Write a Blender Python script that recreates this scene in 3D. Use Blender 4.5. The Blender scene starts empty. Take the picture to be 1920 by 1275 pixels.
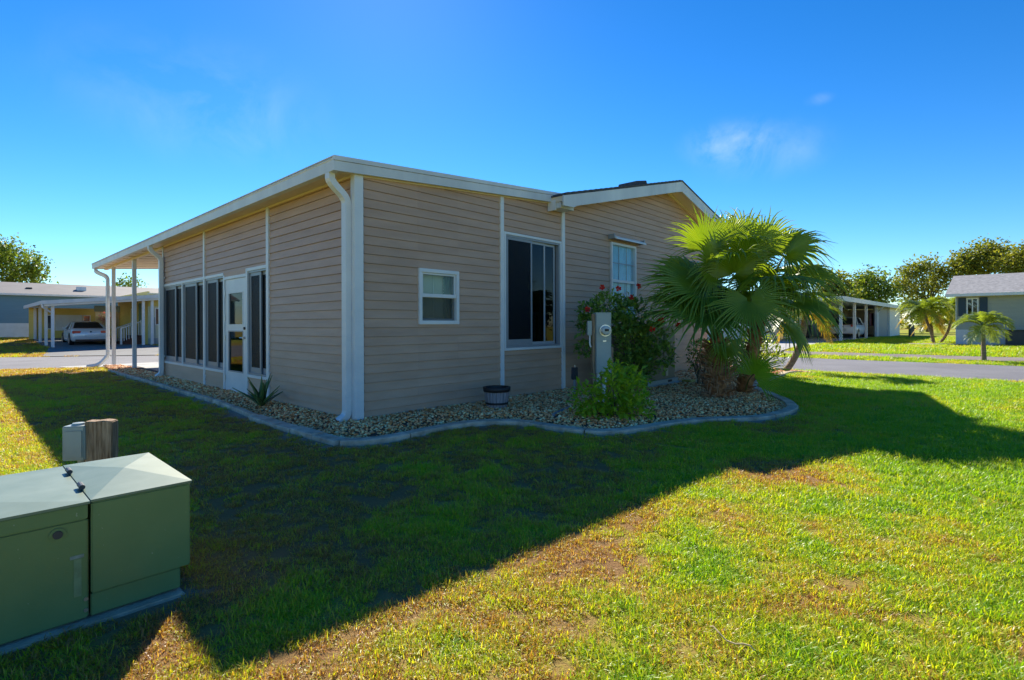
import bpy, bmesh, math, random
import numpy as np
from mathutils import Vector, Matrix
R = math.radians
random.seed(7); rng = np.random.default_rng(7)
scn = bpy.context.scene
col = scn.collection

# ------------------------------------------------------------------ camera
F, PX, PY, ROLL, H = 983.0, 960.0, 608.4, 0.0033, 1.22
cam_d = bpy.data.cameras.new('camera'); cam = bpy.data.objects.new('camera', cam_d); col.objects.link(cam)
cam.location = (0, 0, H); cam.rotation_euler = (R(90), ROLL, 0)
cam_d.lens = F / 1920 * 36; cam_d.sensor_width = 36
cam_d.shift_y = -(637.5 - PY) / 1920
cam_d.clip_start = 0.05; cam_d.clip_end = 2000
scn.camera = cam

# ------------------------------------------------------------------ sky, sun, exposure
SUN_D = Vector((0.325, -1.336, -1.0)).normalized()          # the way the sunlight travels
sun_el = math.asin(-SUN_D.z); sun_az = math.atan2(-SUN_D.x, -SUN_D.y)   # from +Y towards +X
world = bpy.data.worlds.new('World'); scn.world = world; world.use_nodes = True
nt = world.node_tree; nt.nodes.clear()
def N(t, **kw):
    n = nt.nodes.new(t)
    for k, v in kw.items(): setattr(n, k, v)
    return n
sky = N('ShaderNodeTexSky', sky_type='NISHITA', sun_disc=False)
sky.sun_elevation = sun_el; sky.sun_rotation = sun_az
sky.altitude = 0; sky.air_density = 1.0; sky.dust_density = 0.05; sky.ozone_density = 4.0
hs = N('ShaderNodeHueSaturation'); hs.inputs['Saturation'].default_value = 1.16; hs.inputs['Value'].default_value = 1.0
tn0 = N('ShaderNodeMix', data_type='RGBA', blend_type='MULTIPLY'); tn0.inputs['Factor'].default_value = 1; tn0.inputs['B'].default_value = (0.64, 0.725, 0.80, 1)
gma = N('ShaderNodeGamma'); gma.inputs['Gamma'].default_value = 1.22
nt.links.new(sky.outputs[0], tn0.inputs['A']); nt.links.new(tn0.outputs['Result'], gma.inputs['Color']); nt.links.new(gma.outputs[0], hs.inputs['Color'])
tc = N('ShaderNodeTexCoord')
last = hs.outputs['Color']
nz = N('ShaderNodeTexNoise'); nz.inputs['Scale'].default_value = 9; nz.inputs['Detail'].default_value = 7; nz.inputs['Roughness'].default_value = 0.6; nz.inputs['Distortion'].default_value = 0.5
nt.links.new(tc.outputs['Generated'], nz.inputs['Vector'])
for (cx, cy, rad, amt) in ((1370, 268, 0.085, 0.50), (1430, 285, 0.11, 0.30), (370, 185, 0.22, 0.13), (1538, 188, 0.022, 0.2), (470, 225, 0.14, 0.08)):
    d = Vector(((cx - PX) / F, 1, (PY - cy) / F)).normalized()
    sub = N('ShaderNodeVectorMath', operation='SUBTRACT'); sub.inputs[1].default_value = d
    nt.links.new(tc.outputs['Generated'], sub.inputs[0])
    mul = N('ShaderNodeVectorMath', operation='MULTIPLY'); mul.inputs[1].default_value = (0.8, 0.8, 1.7)
    nt.links.new(sub.outputs[0], mul.inputs[0])
    ln = N('ShaderNodeVectorMath', operation='LENGTH'); nt.links.new(mul.outputs[0], ln.inputs[0])
    mr = N('ShaderNodeMapRange', interpolation_type='SMOOTHERSTEP'); mr.inputs['From Min'].default_value = rad; mr.inputs['From Max'].default_value = 0
    mr.inputs['To Min'].default_value = 0; mr.inputs['To Max'].default_value = 1
    nt.links.new(ln.outputs['Value'], mr.inputs['Value'])
    m2 = N('ShaderNodeMapRange'); m2.inputs['From Min'].default_value = 0.36; m2.inputs['From Max'].default_value = 0.78
    nt.links.new(nz.outputs['Fac'], m2.inputs['Value'])
    mm = N('ShaderNodeMath', operation='MULTIPLY'); nt.links.new(mr.outputs[0], mm.inputs[0]); nt.links.new(m2.outputs[0], mm.inputs[1])
    ma = N('ShaderNodeMath', operation='MULTIPLY'); nt.links.new(mm.outputs[0], ma.inputs[0]); ma.inputs[1].default_value = amt
    mx = N('ShaderNodeMix', data_type='RGBA'); nt.links.new(ma.outputs[0], mx.inputs['Factor'])
    nt.links.new(last, mx.inputs['A']); mx.inputs['B'].default_value = (6.5, 7.5, 8.6, 1)
    last = mx.outputs['Result']
bg = N('ShaderNodeBackground'); bg.inputs['Strength'].default_value = 0.056
nt.links.new(last, bg.inputs['Color'])
wo = N('ShaderNodeOutputWorld'); nt.links.new(bg.outputs[0], wo.inputs['Surface'])

sun_l = bpy.data.lights.new('sun', 'SUN'); sun_l.energy = 3.5; sun_l.angle = R(0.5); sun_l.color = (1.0, 0.93, 0.80)
sun = bpy.data.objects.new('sun', sun_l); col.objects.link(sun)
sun.rotation_euler = SUN_D.to_track_quat('-Z', 'Y').to_euler(); sun.location = (0, 0, 30)
vs = scn.view_settings; vs.view_transform = 'Standard'; vs.look = 'None'; vs.gamma = 1; vs.use_curve_mapping = False; vs.exposure = 1.45

# ------------------------------------------------------------------ helpers: pixels to places
def hor(px): return PY - ROLL * (px - PX)
def gp(px, py, z=0.0):                       # a pixel on level ground at height z
    Y = F * (H - z) / (py - hor(px)); return Vector(((px - PX) / F * Y, Y, z))
def atY(px, py, Y): return Vector(((px - PX) / F * Y, Y, H + (hor(px) - py) / F * Y))
U = Vector((920, 983, 0)).normalized(); V = Vector((-U.y, U.x, 0)); TH = math.atan2(U.y, U.x)
C0 = gp(668, 797)                             # near corner of the house
def st(P): d = Vector((P[0], P[1], 0)) - Vector((C0.x, C0.y, 0)); return d.dot(U), d.dot(V)
def ws(s, t, z=0): return Vector((C0.x, C0.y, 0)) + U * s + V * t + Vector((0, 0, z))
def tl(px, s0=0.0):                           # along the left wall
    k = (px - PX) / F; o = ws(s0, 0); return (o.x - k * o.y) / (V.y * k - V.x)
def sr(px, t0=0.0):                           # along the right wall
    k = (px - PX) / F; o = ws(0, t0); return (k * o.y - o.x) / (U.x - U.y * k)
def rp(px, py, t0=0.0):                       # pixel -> (s, z) on plane t = t0
    s = sr(px, t0); Y = ws(s, t0).y; return s, H + (hor(px) - py) / F * Y
def lp(px, py, s0=0.0):
    t = tl(px, s0); Y = ws(s0, t).y; return t, H + (hor(px) - py) / F * Y

# ------------------------------------------------------------------ helpers: objects
def link(o, parent=None):
    col.objects.link(o)
    if parent is not None: o.parent = parent
    return o
def tag(o, label=None, cat=None, group=None, kind=None):
    if label: o['label'] = label
    if cat: o['category'] = cat
    if group: o['group'] = group
    if kind: o['kind'] = kind
    return o
def empty(name, loc=(0, 0, 0), rz=0, parent=None):
    o = bpy.data.objects.new(name, None); link(o, parent); o.location = loc; o.rotation_euler = (0, 0, rz)
    o.empty_display_size = 0.1
    return o
def copy_tree(o, parent=None):
    c = o.copy(); link(c, parent)
    for ch in list(o.children): copy_tree(ch, c)
    return c

class MB:
    def __init__(s): s.v = []; s.f = []
    def add(s, vs, fs):
        n = len(s.v); s.v += [tuple(p) for p in vs]; s.f += [tuple(i + n for i in f) for f in fs]; return s
    def box(s, x0, x1, y0, y1, z0, z1):
        return s.add([(x0, y0, z0), (x1, y0, z0), (x1, y1, z0), (x0, y1, z0), (x0, y0, z1), (x1, y0, z1), (x1, y1, z1), (x0, y1, z1)],
                     [(3, 2, 1, 0), (4, 5, 6, 7), (0, 1, 5, 4), (1, 2, 6, 5), (2, 3, 7, 6), (3, 0, 4, 7)])
    def prism(s, a, b):                       # two matching polygons
        n = len(a)
        return s.add(list(a) + list(b), [tuple(range(n))[::-1], tuple(range(n, 2 * n))] + [(i, (i + 1) % n, n + (i + 1) % n, n + i) for i in range(n)])
    def ex(s, poly, axis, d0, d1):            # polygon in the two other axes, extruded along axis
        def mk(d):
            if axis == 'x': return [(d, a, b) for a, b in poly]
            if axis == 'y': return [(a, d, b) for a, b in poly]
            return [(a, b, d) for a, b in poly]
        return s.prism(mk(d0), mk(d1))
    def tube(s, pts, rad, n=8, sq=None, cap=True):
        pts = [Vector(p) for p in pts]; m = len(pts)
        if not hasattr(rad, '__len__'): rad = [rad] * m
        rings = []; prev = None
        for i, p in enumerate(pts):
            d = (pts[min(i + 1, m - 1)] - pts[max(i - 1, 0)]).normalized()
            ref = Vector((0, 0, 1)) if abs(d.z) < 0.9 else Vector((0, 1, 0))
            if prev is None: a = d.cross(ref).normalized()
            else: a = (prev - d * prev.dot(d)).normalized()
            prev = a; b = d.cross(a).normalized()
            if sq:
                ring = [p + a * (sq[0] * i2) * rad[i] + b * (sq[1] * j2) * rad[i] for i2, j2 in ((-1, -1), (1, -1), (1, 1), (-1, 1))]
            else:
                ring = [p + (a * math.cos(q) + b * math.sin(q)) * rad[i] for q in [2 * math.pi * k / n for k in range(n)]]
            rings.append(ring)
        k = len(rings[0]); vs = [q for r in rings for q in r]; fs = []
        for i in range(m - 1):
            for j in range(k): fs.append((i * k + j, i * k + (j + 1) % k, (i + 1) * k + (j + 1) % k, (i + 1) * k + j))
        if cap: fs += [tuple(range(k))[::-1], tuple(range((m - 1) * k, m * k))]
        return s.add(vs, fs)
    def lathe(s, prof, n=20, c=(0, 0, 0), cap=True):
        vs = []; fs = []; m = len(prof)
        for r, z in prof:
            for k in range(n): a = 2 * math.pi * k / n; vs.append((c[0] + r * math.cos(a), c[1] + r * math.sin(a), c[2] + z))
        for i in range(m - 1):
            for k in range(n): fs.append((i * n + k, i * n + (k + 1) % n, (i + 1) * n + (k + 1) % n, (i + 1) * n + k))
        if cap: fs += [tuple(range(n))[::-1], tuple(range((m - 1) * n, m * n))]
        return s.add(vs, fs)
    def xf(s, M):
        s.v = [tuple(M @ Vector(p)) for p in s.v]; return s
    def mesh(s, name, mat, smooth=False, bevel=0):
        me = bpy.data.meshes.new(name); me.from_pydata(s.v, [], s.f)
        bm = bmesh.new(); bm.from_mesh(me); bmesh.ops.recalc_face_normals(bm, faces=bm.faces)
        if bevel: bmesh.ops.bevel(bm, geom=[e for e in bm.edges if len(e.link_faces) == 2 and e.calc_face_angle(0) > 0.6], offset=bevel, segments=2, affect='EDGES', clamp_overlap=True)
        bm.to_mesh(me); bm.free()
        if smooth: me.polygons.foreach_set('use_smooth', [True] * len(me.polygons))
        if mat: me.materials.append(mat)
        return me
    def build(s, name, mat, parent=None, smooth=False, bevel=0):
        return link(bpy.data.objects.new(name, s.mesh(name, mat, smooth, bevel)), parent)
def obj(name, me, parent=None): return link(bpy.data.objects.new(name, me), parent)

def np_mesh(name, verts, faces, mat, attrs=None, smooth=False):
    """verts (n,3), faces (m,k) all of one size"""
    me = bpy.data.meshes.new(name); k = faces.shape[1]
    me.vertices.add(len(verts)); me.vertices.foreach_set('co', np.ascontiguousarray(verts, dtype=np.float32).ravel())
    me.loops.add(faces.size); me.loops.foreach_set('vertex_index', np.ascontiguousarray(faces, dtype=np.int32).ravel())
    me.polygons.add(len(faces)); me.polygons.foreach_set('loop_start', np.arange(0, faces.size, k, dtype=np.int32))
    try: me.polygons.foreach_set('loop_total', np.full(len(faces), k, dtype=np.int32))
    except Exception: pass
    if smooth: me.polygons.foreach_set('use_smooth', np.ones(len(faces), dtype=bool))
    for an, av in (attrs or {}).items():
        a = me.attributes.new(an, 'FLOAT', 'POINT'); a.data.foreach_set('value', np.ascontiguousarray(av, dtype=np.float32))
    me.update(calc_edges=True); me.materials.append(mat)
    return me

def inpoly(x, y, poly):
    x = np.asarray(x); y = np.asarray(y); r = np.zeros(x.shape, bool); n = len(poly)
    for i in range(n):
        x0, y0 = poly[i][0], poly[i][1]; x1, y1 = poly[(i + 1) % n][0], poly[(i + 1) % n][1]
        c = ((y0 > y) != (y1 > y)) & (x < (x1 - x0) * (y - y0) / ((y1 - y0) + 1e-12) + x0)
        r ^= c
    return r
def polydist(x, y, pts):                       # distance to an open polyline
    d = np.full(np.shape(x), 1e9)
    for i in range(len(pts) - 1):
        ax, ay = pts[i][0], pts[i][1]; bx, by = pts[i + 1][0] - ax, pts[i + 1][1] - ay
        t = np.clip(((x - ax) * bx + (y - ay) * by) / (bx * bx + by * by + 1e-12), 0, 1)
        d = np.minimum(d, np.hypot(x - ax - t * bx, y - ay - t * by))
    return d
_lat = np.random.default_rng(3).random((256, 256))
def vn(x, y, sc, seed=0):
    x = np.asarray(x) / sc + seed * 17.3; y = np.asarray(y) / sc + seed * 7.7
    xi = np.floor(x).astype(int); yi = np.floor(y).astype(int); fx = x - xi; fy = y - yi
    fx = fx * fx * (3 - 2 * fx); fy = fy * fy * (3 - 2 * fy)
    g = lambda a, b: _lat[a % 256, b % 256]
    return (g(xi, yi) * (1 - fx) + g(xi + 1, yi) * fx) * (1 - fy) + (g(xi, yi + 1) * (1 - fx) + g(xi + 1, yi + 1) * fx) * fy
def fbm(x, y, sc, seed=0): return 0.5 * vn(x, y, sc, seed) + 0.3 * vn(x, y, sc / 2.1, seed + 1) + 0.2 * vn(x, y, sc / 4.3, seed + 2)
def sstep(a, b, x): t = np.clip((np.asarray(x) - a) / (b - a), 0, 1); return t * t * (3 - 2 * t)

# ------------------------------------------------------------------ materials
def mat(name, c, rough=0.6, var=0.0, vscale=3.0, bump=0.0, bscale=40.0, spec=0.4, metal=0.0, c2=None, stretch=None, coord='Object', detail=5):
    m = bpy.data.materials.new(name); m.use_nodes = True; t = m.node_tree; b = t.nodes['Principled BSDF']
    b.inputs['Base Color'].default_value = (*c, 1); b.inputs['Roughness'].default_value = rough
    b.inputs['Specular IOR Level'].default_value = spec; b.inputs['Metallic'].default_value = metal
    if var or c2 or bump:
        co = t.nodes.new('ShaderNodeTexCoord'); src = co.outputs[coord]
        if stretch:
            mp = t.nodes.new('ShaderNodeMapping'); mp.inputs['Scale'].default_value = stretch; t.links.new(src, mp.inputs['Vector']); src = mp.outputs[0]
        if var or c2:
            nz = t.nodes.new('ShaderNodeTexNoise'); nz.inputs['Scale'].default_value = vscale; nz.inputs['Detail'].default_value = detail; nz.inputs['Roughness'].default_value = 0.62
            t.links.new(src, nz.inputs['Vector'])
            rp_ = t.nodes.new('ShaderNodeValToRGB'); e = rp_.color_ramp.elements
            e[0].position = 0.32; e[1].position = 0.68
            lo = tuple(x * (1 - var) for x in c); hi = c2 if c2 else tuple(min(1, x * (1 + var)) for x in c)
            e[0].color = (*lo, 1); e[1].color = (*hi, 1)
            t.links.new(nz.outputs['Fac'], rp_.inputs[0]); t.links.new(rp_.outputs[0], b.inputs['Base Color'])
        if bump:
            nb = t.nodes.new('ShaderNodeTexNoise'); nb.inputs['Scale'].default_value = bscale; nb.inputs['Detail'].default_value = 4
            t.links.new(src, nb.inputs['Vector'])
            bp = t.nodes.new('ShaderNodeBump'); bp.inputs['Strength'].default_value = bump; bp.inputs['Distance'].default_value = 0.01
            t.links.new(nb.outputs['Fac'], bp.inputs['Height']); t.links.new(bp.outputs[0], b.inputs['Normal'])
    return m
def leafmat(name, c, c2, trans=0.35, rough=0.45, spec=0.35, vscale=2.5, attr=None, tint=None):
    """leaf: diffuse and gloss mixed with light shining through; colour from position noise plus a per-leaf attribute"""
    m = bpy.data.materials.new(name); m.use_nodes = True; t = m.node_tree; b = t.nodes['Principled BSDF']
    b.inputs['Roughness'].default_value = rough; b.inputs['Specular IOR Level'].default_value = spec
    g = t.nodes.new('ShaderNodeNewGeometry'); nz = t.nodes.new('ShaderNodeTexNoise'); nz.inputs['Scale'].default_value = vscale; nz.inputs['Detail'].default_value = 3
    t.links.new(g.outputs['Position'], nz.inputs['Vector'])
    fac = nz.outputs['Fac']
    if attr:
        a = t.nodes.new('ShaderNodeAttribute'); a.attribute_name = attr
        mx = t.nodes.new('ShaderNodeMath'); mx.operation = 'MULTIPLY_ADD'; mx.inputs[1].default_value = 0.5
        sb = t.nodes.new('ShaderNodeMath'); sb.operation = 'MULTIPLY'; sb.inputs[1].default_value = 0.55
        t.links.new(nz.outputs['Fac'], sb.inputs[0]); t.links.new(a.outputs['Fac'], mx.inputs[0]); t.links.new(sb.outputs[0], mx.inputs[2]); fac = mx.outputs[0]
    r = t.nodes.new('ShaderNodeValToRGB'); e = r.color_ramp.elements; e[0].position = 0.25; e[1].position = 0.75
    e[0].color = (*c, 1); e[1].color = (*c2, 1)
    if tint:
        n_ = e.new(0.93); n_.color = (*tint, 1)
    t.links.new(fac, r.inputs[0]); t.links.new(r.outputs[0], b.inputs['Base Color'])
    tr = t.nodes.new('ShaderNodeBsdfTranslucent'); gm = t.nodes.new('ShaderNodeMix'); gm.data_type = 'RGBA'; gm.blend_type = 'MULTIPLY'; gm.inputs['Factor'].default_value = 1
    t.links.new(r.outputs[0], gm.inputs['A']); gm.inputs['B'].default_value = (2.3, 2.1, 0.9, 1)
    t.links.new(gm.outputs['Result'], tr.inputs['Color'])
    ms = t.nodes.new('ShaderNodeMixShader'); ms.inputs[0].default_value = trans
    t.links.new(b.outputs[0], ms.inputs[1]); t.links.new(tr.outputs[0], ms.inputs[2]); t.links.new(ms.outputs[0], t.nodes['Material Output'].inputs['Surface'])
    return m
def glassmat(name, tint=(0.8, 0.86, 0.85), gloss=(1, 1, 1), ior=1.5, rough=0.02, wob=0.0):
    m = bpy.data.materials.new(name); m.use_nodes = True; t = m.node_tree; t.nodes.remove(t.nodes['Principled BSDF'])
    tr = t.nodes.new('ShaderNodeBsdfTransparent'); tr.inputs[0].default_value = (*tint, 1)
    gl = t.nodes.new('ShaderNodeBsdfGlossy'); gl.inputs['Color'].default_value = (*gloss, 1); gl.inputs['Roughness'].default_value = rough
    fr = t.nodes.new('ShaderNodeFresnel'); fr.inputs['IOR'].default_value = ior
    ge = t.nodes.new('ShaderNodeNewGeometry'); iv = t.nodes.new('ShaderNodeMath'); iv.operation = 'SUBTRACT'; iv.inputs[0].default_value = 1; t.links.new(ge.outputs['Backfacing'], iv.inputs[1])
    fm = t.nodes.new('ShaderNodeMath'); fm.operation = 'MULTIPLY'; t.links.new(fr.outputs[0], fm.inputs[0]); t.links.new(iv.outputs[0], fm.inputs[1])   # front face only: a thin pane has no inner mirror
    ms = t.nodes.new('ShaderNodeMixShader'); t.links.new(fm.outputs[0], ms.inputs[0]); t.links.new(tr.outputs[0], ms.inputs[1]); t.links.new(gl.outputs[0], ms.inputs[2])
    if wob:
        co = t.nodes.new('ShaderNodeTexCoord'); nb = t.nodes.new('ShaderNodeTexNoise'); nb.inputs['Scale'].default_value = 1.2; t.links.new(co.outputs['Object'], nb.inputs['Vector'])
        bp = t.nodes.new('ShaderNodeBump'); bp.inputs['Strength'].default_value = wob; bp.inputs['Distance'].default_value = 0.02; t.links.new(nb.outputs['Fac'], bp.inputs['Height']); t.links.new(bp.outputs[0], gl.inputs['Normal'])
    t.links.new(ms.outputs[0], t.nodes['Material Output'].inputs['Surface'])
    return m
def screenmat(name, open_=0.35, c=(0.012, 0.013, 0.014)):
    m = bpy.data.materials.new(name); m.use_nodes = True; t = m.node_tree; b = t.nodes['Principled BSDF']
    b.inputs['Base Color'].default_value = (*c, 1); b.inputs['Roughness'].default_value = 0.5; b.inputs['Specular IOR Level'].default_value = 0.15
    tr = t.nodes.new('ShaderNodeBsdfTransparent'); ms = t.nodes.new('ShaderNodeMixShader'); ms.inputs[0].default_value = 1 - open_
    t.links.new(tr.outputs[0], ms.inputs[1]); t.links.new(b.outputs[0], ms.inputs[2]); t.links.new(ms.outputs[0], t.nodes['Material Output'].inputs['Surface'])
    return m

M = {}
M['siding'] = mat('tan_vinyl', (0.505, 0.318, 0.215), 0.5, 0.09, 1.1, 0.12, 60, stretch=(1, 1, 6), c2=(0.555, 0.358, 0.248))
def per_object(m, amt):
    t = m.node_tree; b = t.nodes['Principled BSDF']; l = b.inputs['Base Color'].links[0]; src = l.from_socket
    oi = t.nodes.new('ShaderNodeObjectInfo'); mr = t.nodes.new('ShaderNodeMapRange'); mr.inputs['To Min'].default_value = 1 - amt; mr.inputs['To Max'].default_value = 1 + amt; t.links.new(oi.outputs['Random'], mr.inputs['Value'])
    mx = t.nodes.new('ShaderNodeVectorMath'); mx.operation = 'SCALE'; t.links.new(src, mx.inputs[0]); t.links.new(mr.outputs[0], mx.inputs['Scale']); t.links.new(mx.outputs[0], b.inputs['Base Color'])
per_object(M['siding'], 0.045)
M['white'] = mat('white_aluminium', (0.70, 0.71, 0.72), 0.4, 0.08, 2.0, spec=0.5, c2=(0.76, 0.76, 0.75))
M['fascia'] = mat('white_fascia', (0.66, 0.67, 0.67), 0.45, 0.14, 1.6, spec=0.5, c2=(0.74, 0.74, 0.72), stretch=(1, 1, 0.3))
M['soffit'] = mat('lawn_bounce_soffit', (0.76, 0.63, 0.46), 0.55, 0.06, 2.0)  # white boards; warm bounce from the lawn is mixed into the colour
M['roofwhite'] = mat('roof_pan', (0.62, 0.62, 0.60), 0.5, 0.1, 1.0)
M['shingle'] = mat('asphalt_shingle', (0.075, 0.075, 0.08), 0.9, 0.3, 14, 0.4, 60)
M['frame'] = mat('bronze_grey_frame', (0.27, 0.285, 0.305), 0.35, 0.05, 3, spec=0.5)
M['inner'] = mat('interior_paint', (0.20, 0.19, 0.17), 0.8)
M['floor_in'] = mat('lanai_floor', (0.26, 0.24, 0.21), 0.6)
M['glass'] = glassmat('window_glass', (0.90, 0.94, 0.93))
M['glass_dark'] = glassmat('tinted_glass', (0.30, 0.33, 0.35), ior=1.38)
M['screen'] = screenmat('insect_screen', 0.28, (0.012, 0.014, 0.018))
M['blind'] = mat('blind', (0.62, 0.68, 0.60), 0.6, 0.06, 8)
M['curtain'] = mat('curtain', (0.16, 0.24, 0.20), 0.9, 0.15, 12)
M['metal'] = mat('satin_metal', (0.55, 0.55, 0.55), 0.3, metal=0.9)
M['black'] = mat('black_plastic', (0.012, 0.012, 0.014), 0.4)
M['conc'] = mat('concrete', (0.40, 0.39, 0.37), 0.85, 0.18, 2.2, 0.5, 55, c2=(0.5, 0.49, 0.46))
M['edging'] = mat('edging_concrete', (0.56, 0.42, 0.30), 0.85, 0.4, 5, 0.5, 60, c2=(0.72, 0.57, 0.43), coord='Object')
M['asphalt'] = mat('asphalt', (0.17, 0.165, 0.178), 0.85, 0.14, 0.5, 0.6, 90, c2=(0.205, 0.20, 0.21), detail=9)
M['sidewalk'] = mat('sidewalk_concrete', (0.22, 0.185, 0.165), 0.9, 0.15, 0.8, 0.3, 50)
M['boxgreen'] = mat('transformer_green', (0.105, 0.20, 0.082), 0.34, 0.10, 1.6, 0.05, 140, spec=0.5, c2=(0.125, 0.225, 0.098))
def chips(m, col, scale, lo, hi, dust=None):
    t = m.node_tree; b = t.nodes['Principled BSDF']; src = b.inputs['Base Color'].links[0].from_socket
    co = t.nodes.new('ShaderNodeTexCoord'); n = t.nodes.new('ShaderNodeTexNoise'); n.inputs['Scale'].default_value = scale; n.inputs['Detail'].default_value = 2; t.links.new(co.outputs['Object'], n.inputs['Vector'])
    n2 = t.nodes.new('ShaderNodeTexNoise'); n2.inputs['Scale'].default_value = 3; t.links.new(co.outputs['Object'], n2.inputs['Vector'])
    ad = t.nodes.new('ShaderNodeMath'); ad.operation = 'MULTIPLY_ADD'; ad.inputs[1].default_value = 0.22; t.links.new(n2.outputs['Fac'], ad.inputs[0]); t.links.new(n.outputs['Fac'], ad.inputs[2])
    mr = t.nodes.new('ShaderNodeMapRange'); mr.inputs['From Min'].default_value = lo; mr.inputs['From Max'].default_value = hi; t.links.new(ad.outputs[0], mr.inputs['Value'])
    mx = t.nodes.new('ShaderNodeMix'); mx.data_type = 'RGBA'; t.links.new(mr.outputs[0], mx.inputs['Factor']); t.links.new(src, mx.inputs['A']); mx.inputs['B'].default_value = (*col, 1); t.links.new(mx.outputs['Result'], b.inputs['Base Color'])
chips(M['boxgreen'], (0.26, 0.33, 0.24), 70, 0.83, 0.90)
M['boxlid'] = mat('transformer_lid_green', (0.13, 0.19, 0.12), 0.42, 0.15, 3, spec=0.5, c2=(0.19, 0.24, 0.17))
M['greybox'] = mat('grey_utility', (0.33, 0.37, 0.345), 0.4, 0.08, 4, spec=0.4)
M['wood'] = mat('weathered_wood', (0.28, 0.16, 0.08), 0.85, 0.45, 7, 0.6, 30, stretch=(9, 9, 0.7), c2=(0.48, 0.33, 0.21))
M['pot_w'] = mat('planter_stave', (0.27, 0.25, 0.27), 0.6, 0.25, 9, 0.2, 40, stretch=(4, 4, 0.6))
M['pot_b'] = mat('planter_band', (0.018, 0.016, 0.018), 0.45)
M['soil'] = mat('potting_soil', (0.05, 0.035, 0.025), 0.95, 0.3, 20, 0.6, 60)
M['ac'] = mat('ac_taupe', (0.20, 0.17, 0.125), 0.45, 0.08, 3)
M['darkbox'] = mat('dark_grey_box', (0.035, 0.04, 0.05), 0.5)
M['pipe'] = mat('grey_pvc', (0.19, 0.23, 0.26), 0.5, 0.1, 5)
M['bark'] = mat('bark', (0.10, 0.075, 0.055), 0.95, 0.4, 6, 0.8, 14, stretch=(3, 3, 0.8))
M['palmbark'] = mat('palm_bark', (0.20, 0.15, 0.10), 0.9, 0.4, 7, 0.8, 20, c2=(0.3, 0.235, 0.165), stretch=(1, 1, 6))
M['boot'] = mat('leaf_boot', (0.32, 0.11, 0.04), 0.85, 0.5, 9, 0.5, 40, c2=(0.58, 0.27, 0.11))
M['fibre'] = mat('palm_fibre', (0.38, 0.17, 0.07), 0.9, 0.35, 6, c2=(0.58, 0.38, 0.24))
M['petiole'] = leafmat('petiole', (0.12, 0.16, 0.02), (0.2, 0.22, 0.03), 0.1)
M['fan'] = leafmat('fan_palm_leaf', (0.14, 0.23, 0.012), (0.27, 0.34, 0.02), 0.34, 0.30, 0.6, 2.2, attr='rnd', tint=(0.42, 0.38, 0.09))
M['fan_dark'] = leafmat('fan_palm_leaf_old', (0.12, 0.22, 0.02), (0.20, 0.31, 0.03), 0.32, 0.33, 0.5, 2.2, attr='rnd')
M['fan_young'] = leafmat('fan_palm_leaf_young', (0.17, 0.32, 0.015), (0.26, 0.40, 0.025), 0.45, 0.4, 0.4, 2.2, attr='rnd')
M['hib'] = leafmat('hibiscus_leaf', (0.09, 0.19, 0.035), (0.25, 0.38, 0.07), 0.25, 0.35, 0.5, 3.5, attr='rnd')
M['lime'] = leafmat('shrub_leaf', (0.17, 0.29, 0.016), (0.34, 0.46, 0.03), 0.36, 0.42, 0.4, 4, attr='rnd')
M['twig'] = mat('twig', (0.17, 0.13, 0.09), 0.9)
M['red'] = leafmat('red_petal', (0.55, 0.018, 0.012), (0.68, 0.03, 0.015), 0.3)
M['agave'] = leafmat('agave_leaf', (0.07, 0.14, 0.04), (0.12, 0.21, 0.06), 0.08, 0.4, 0.5, 5)
M['oak'] = leafmat('oak_leaf', (0.09, 0.13, 0.018), (0.22, 0.23, 0.035), 0.35, 0.5, 0.3, 0.35, attr='rnd', tint=(0.28, 0.18, 0.05))
M['oak_g'] = leafmat('green_tree_leaf', (0.055, 0.11, 0.016), (0.17, 0.23, 0.03), 0.35, 0.5, 0.3, 0.35, attr='rnd')
M['pinnate'] = leafmat('feather_frond', (0.10, 0.16, 0.016), (0.22, 0.29, 0.035), 0.35, 0.4, 0.4, 2, attr='rnd')
M['pinnate_y'] = leafmat('yellowing_frond', (0.30, 0.20, 0.03), (0.42, 0.31, 0.05), 0.35, 0.5, 0.3, 2, attr='rnd')

# ------------------------------------------------------------------ terrain
RN = [Vector((-60, 2.0, 0)), Vector((-24, 13.8, 0)), Vector((-16.35, 16.7, 0)), Vector((-14, 17.5, 0)), Vector((-8, 19.9, 0)), Vector((-2, 23.5, 0))]
RF = [Vector((-60, 17.0, 0)), Vector((-30, 22.9, 0)), Vector((-23.6, 24.1, 0)), Vector((-19.2, 24.9, 0)), Vector((-10, 26.8, 0)), Vector((0, 30.0, 0))]
SR0, SR1 = 14.3, 20.8                                   # side street, along the house's long direction
side_road = [ws(SR0, -60), ws(SR1, -60), ws(SR1, 70), ws(SR0, 70)]
front_road = RN + RF[::-1]
def terrain(x, y, cut=True):
    x = np.asarray(x, float); y = np.asarray(y, float)
    s = (x - C0.x) * U.x + (y - C0.y) * U.y
    ds = np.where(s < SR0, SR0 - s, np.where(s > SR1, s - SR1, 0))
    inf = inpoly(x, y, front_road)
    df = np.where(inf, 0, np.minimum(polydist(x, y, RN), polydist(x, y, RF)))
    far = np.where(s > SR1, 7.0, 4.0)
    a = 1 - sstep(0, 1, ds / far); b = 1 - sstep(0, 1, df / np.where(y > 22, 6.0, 3.2))
    z = -0.22 * np.maximum(a, b)
    z = z + 0.35 * sstep(30.5, 37, y) * sstep(-24, -31, x)
    z = z + 0.022 * (fbm(x, y, 2.6, 5) - 0.5) * sstep(3, 1, np.abs(z) * 0)      # gentle unevenness
    return z

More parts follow.
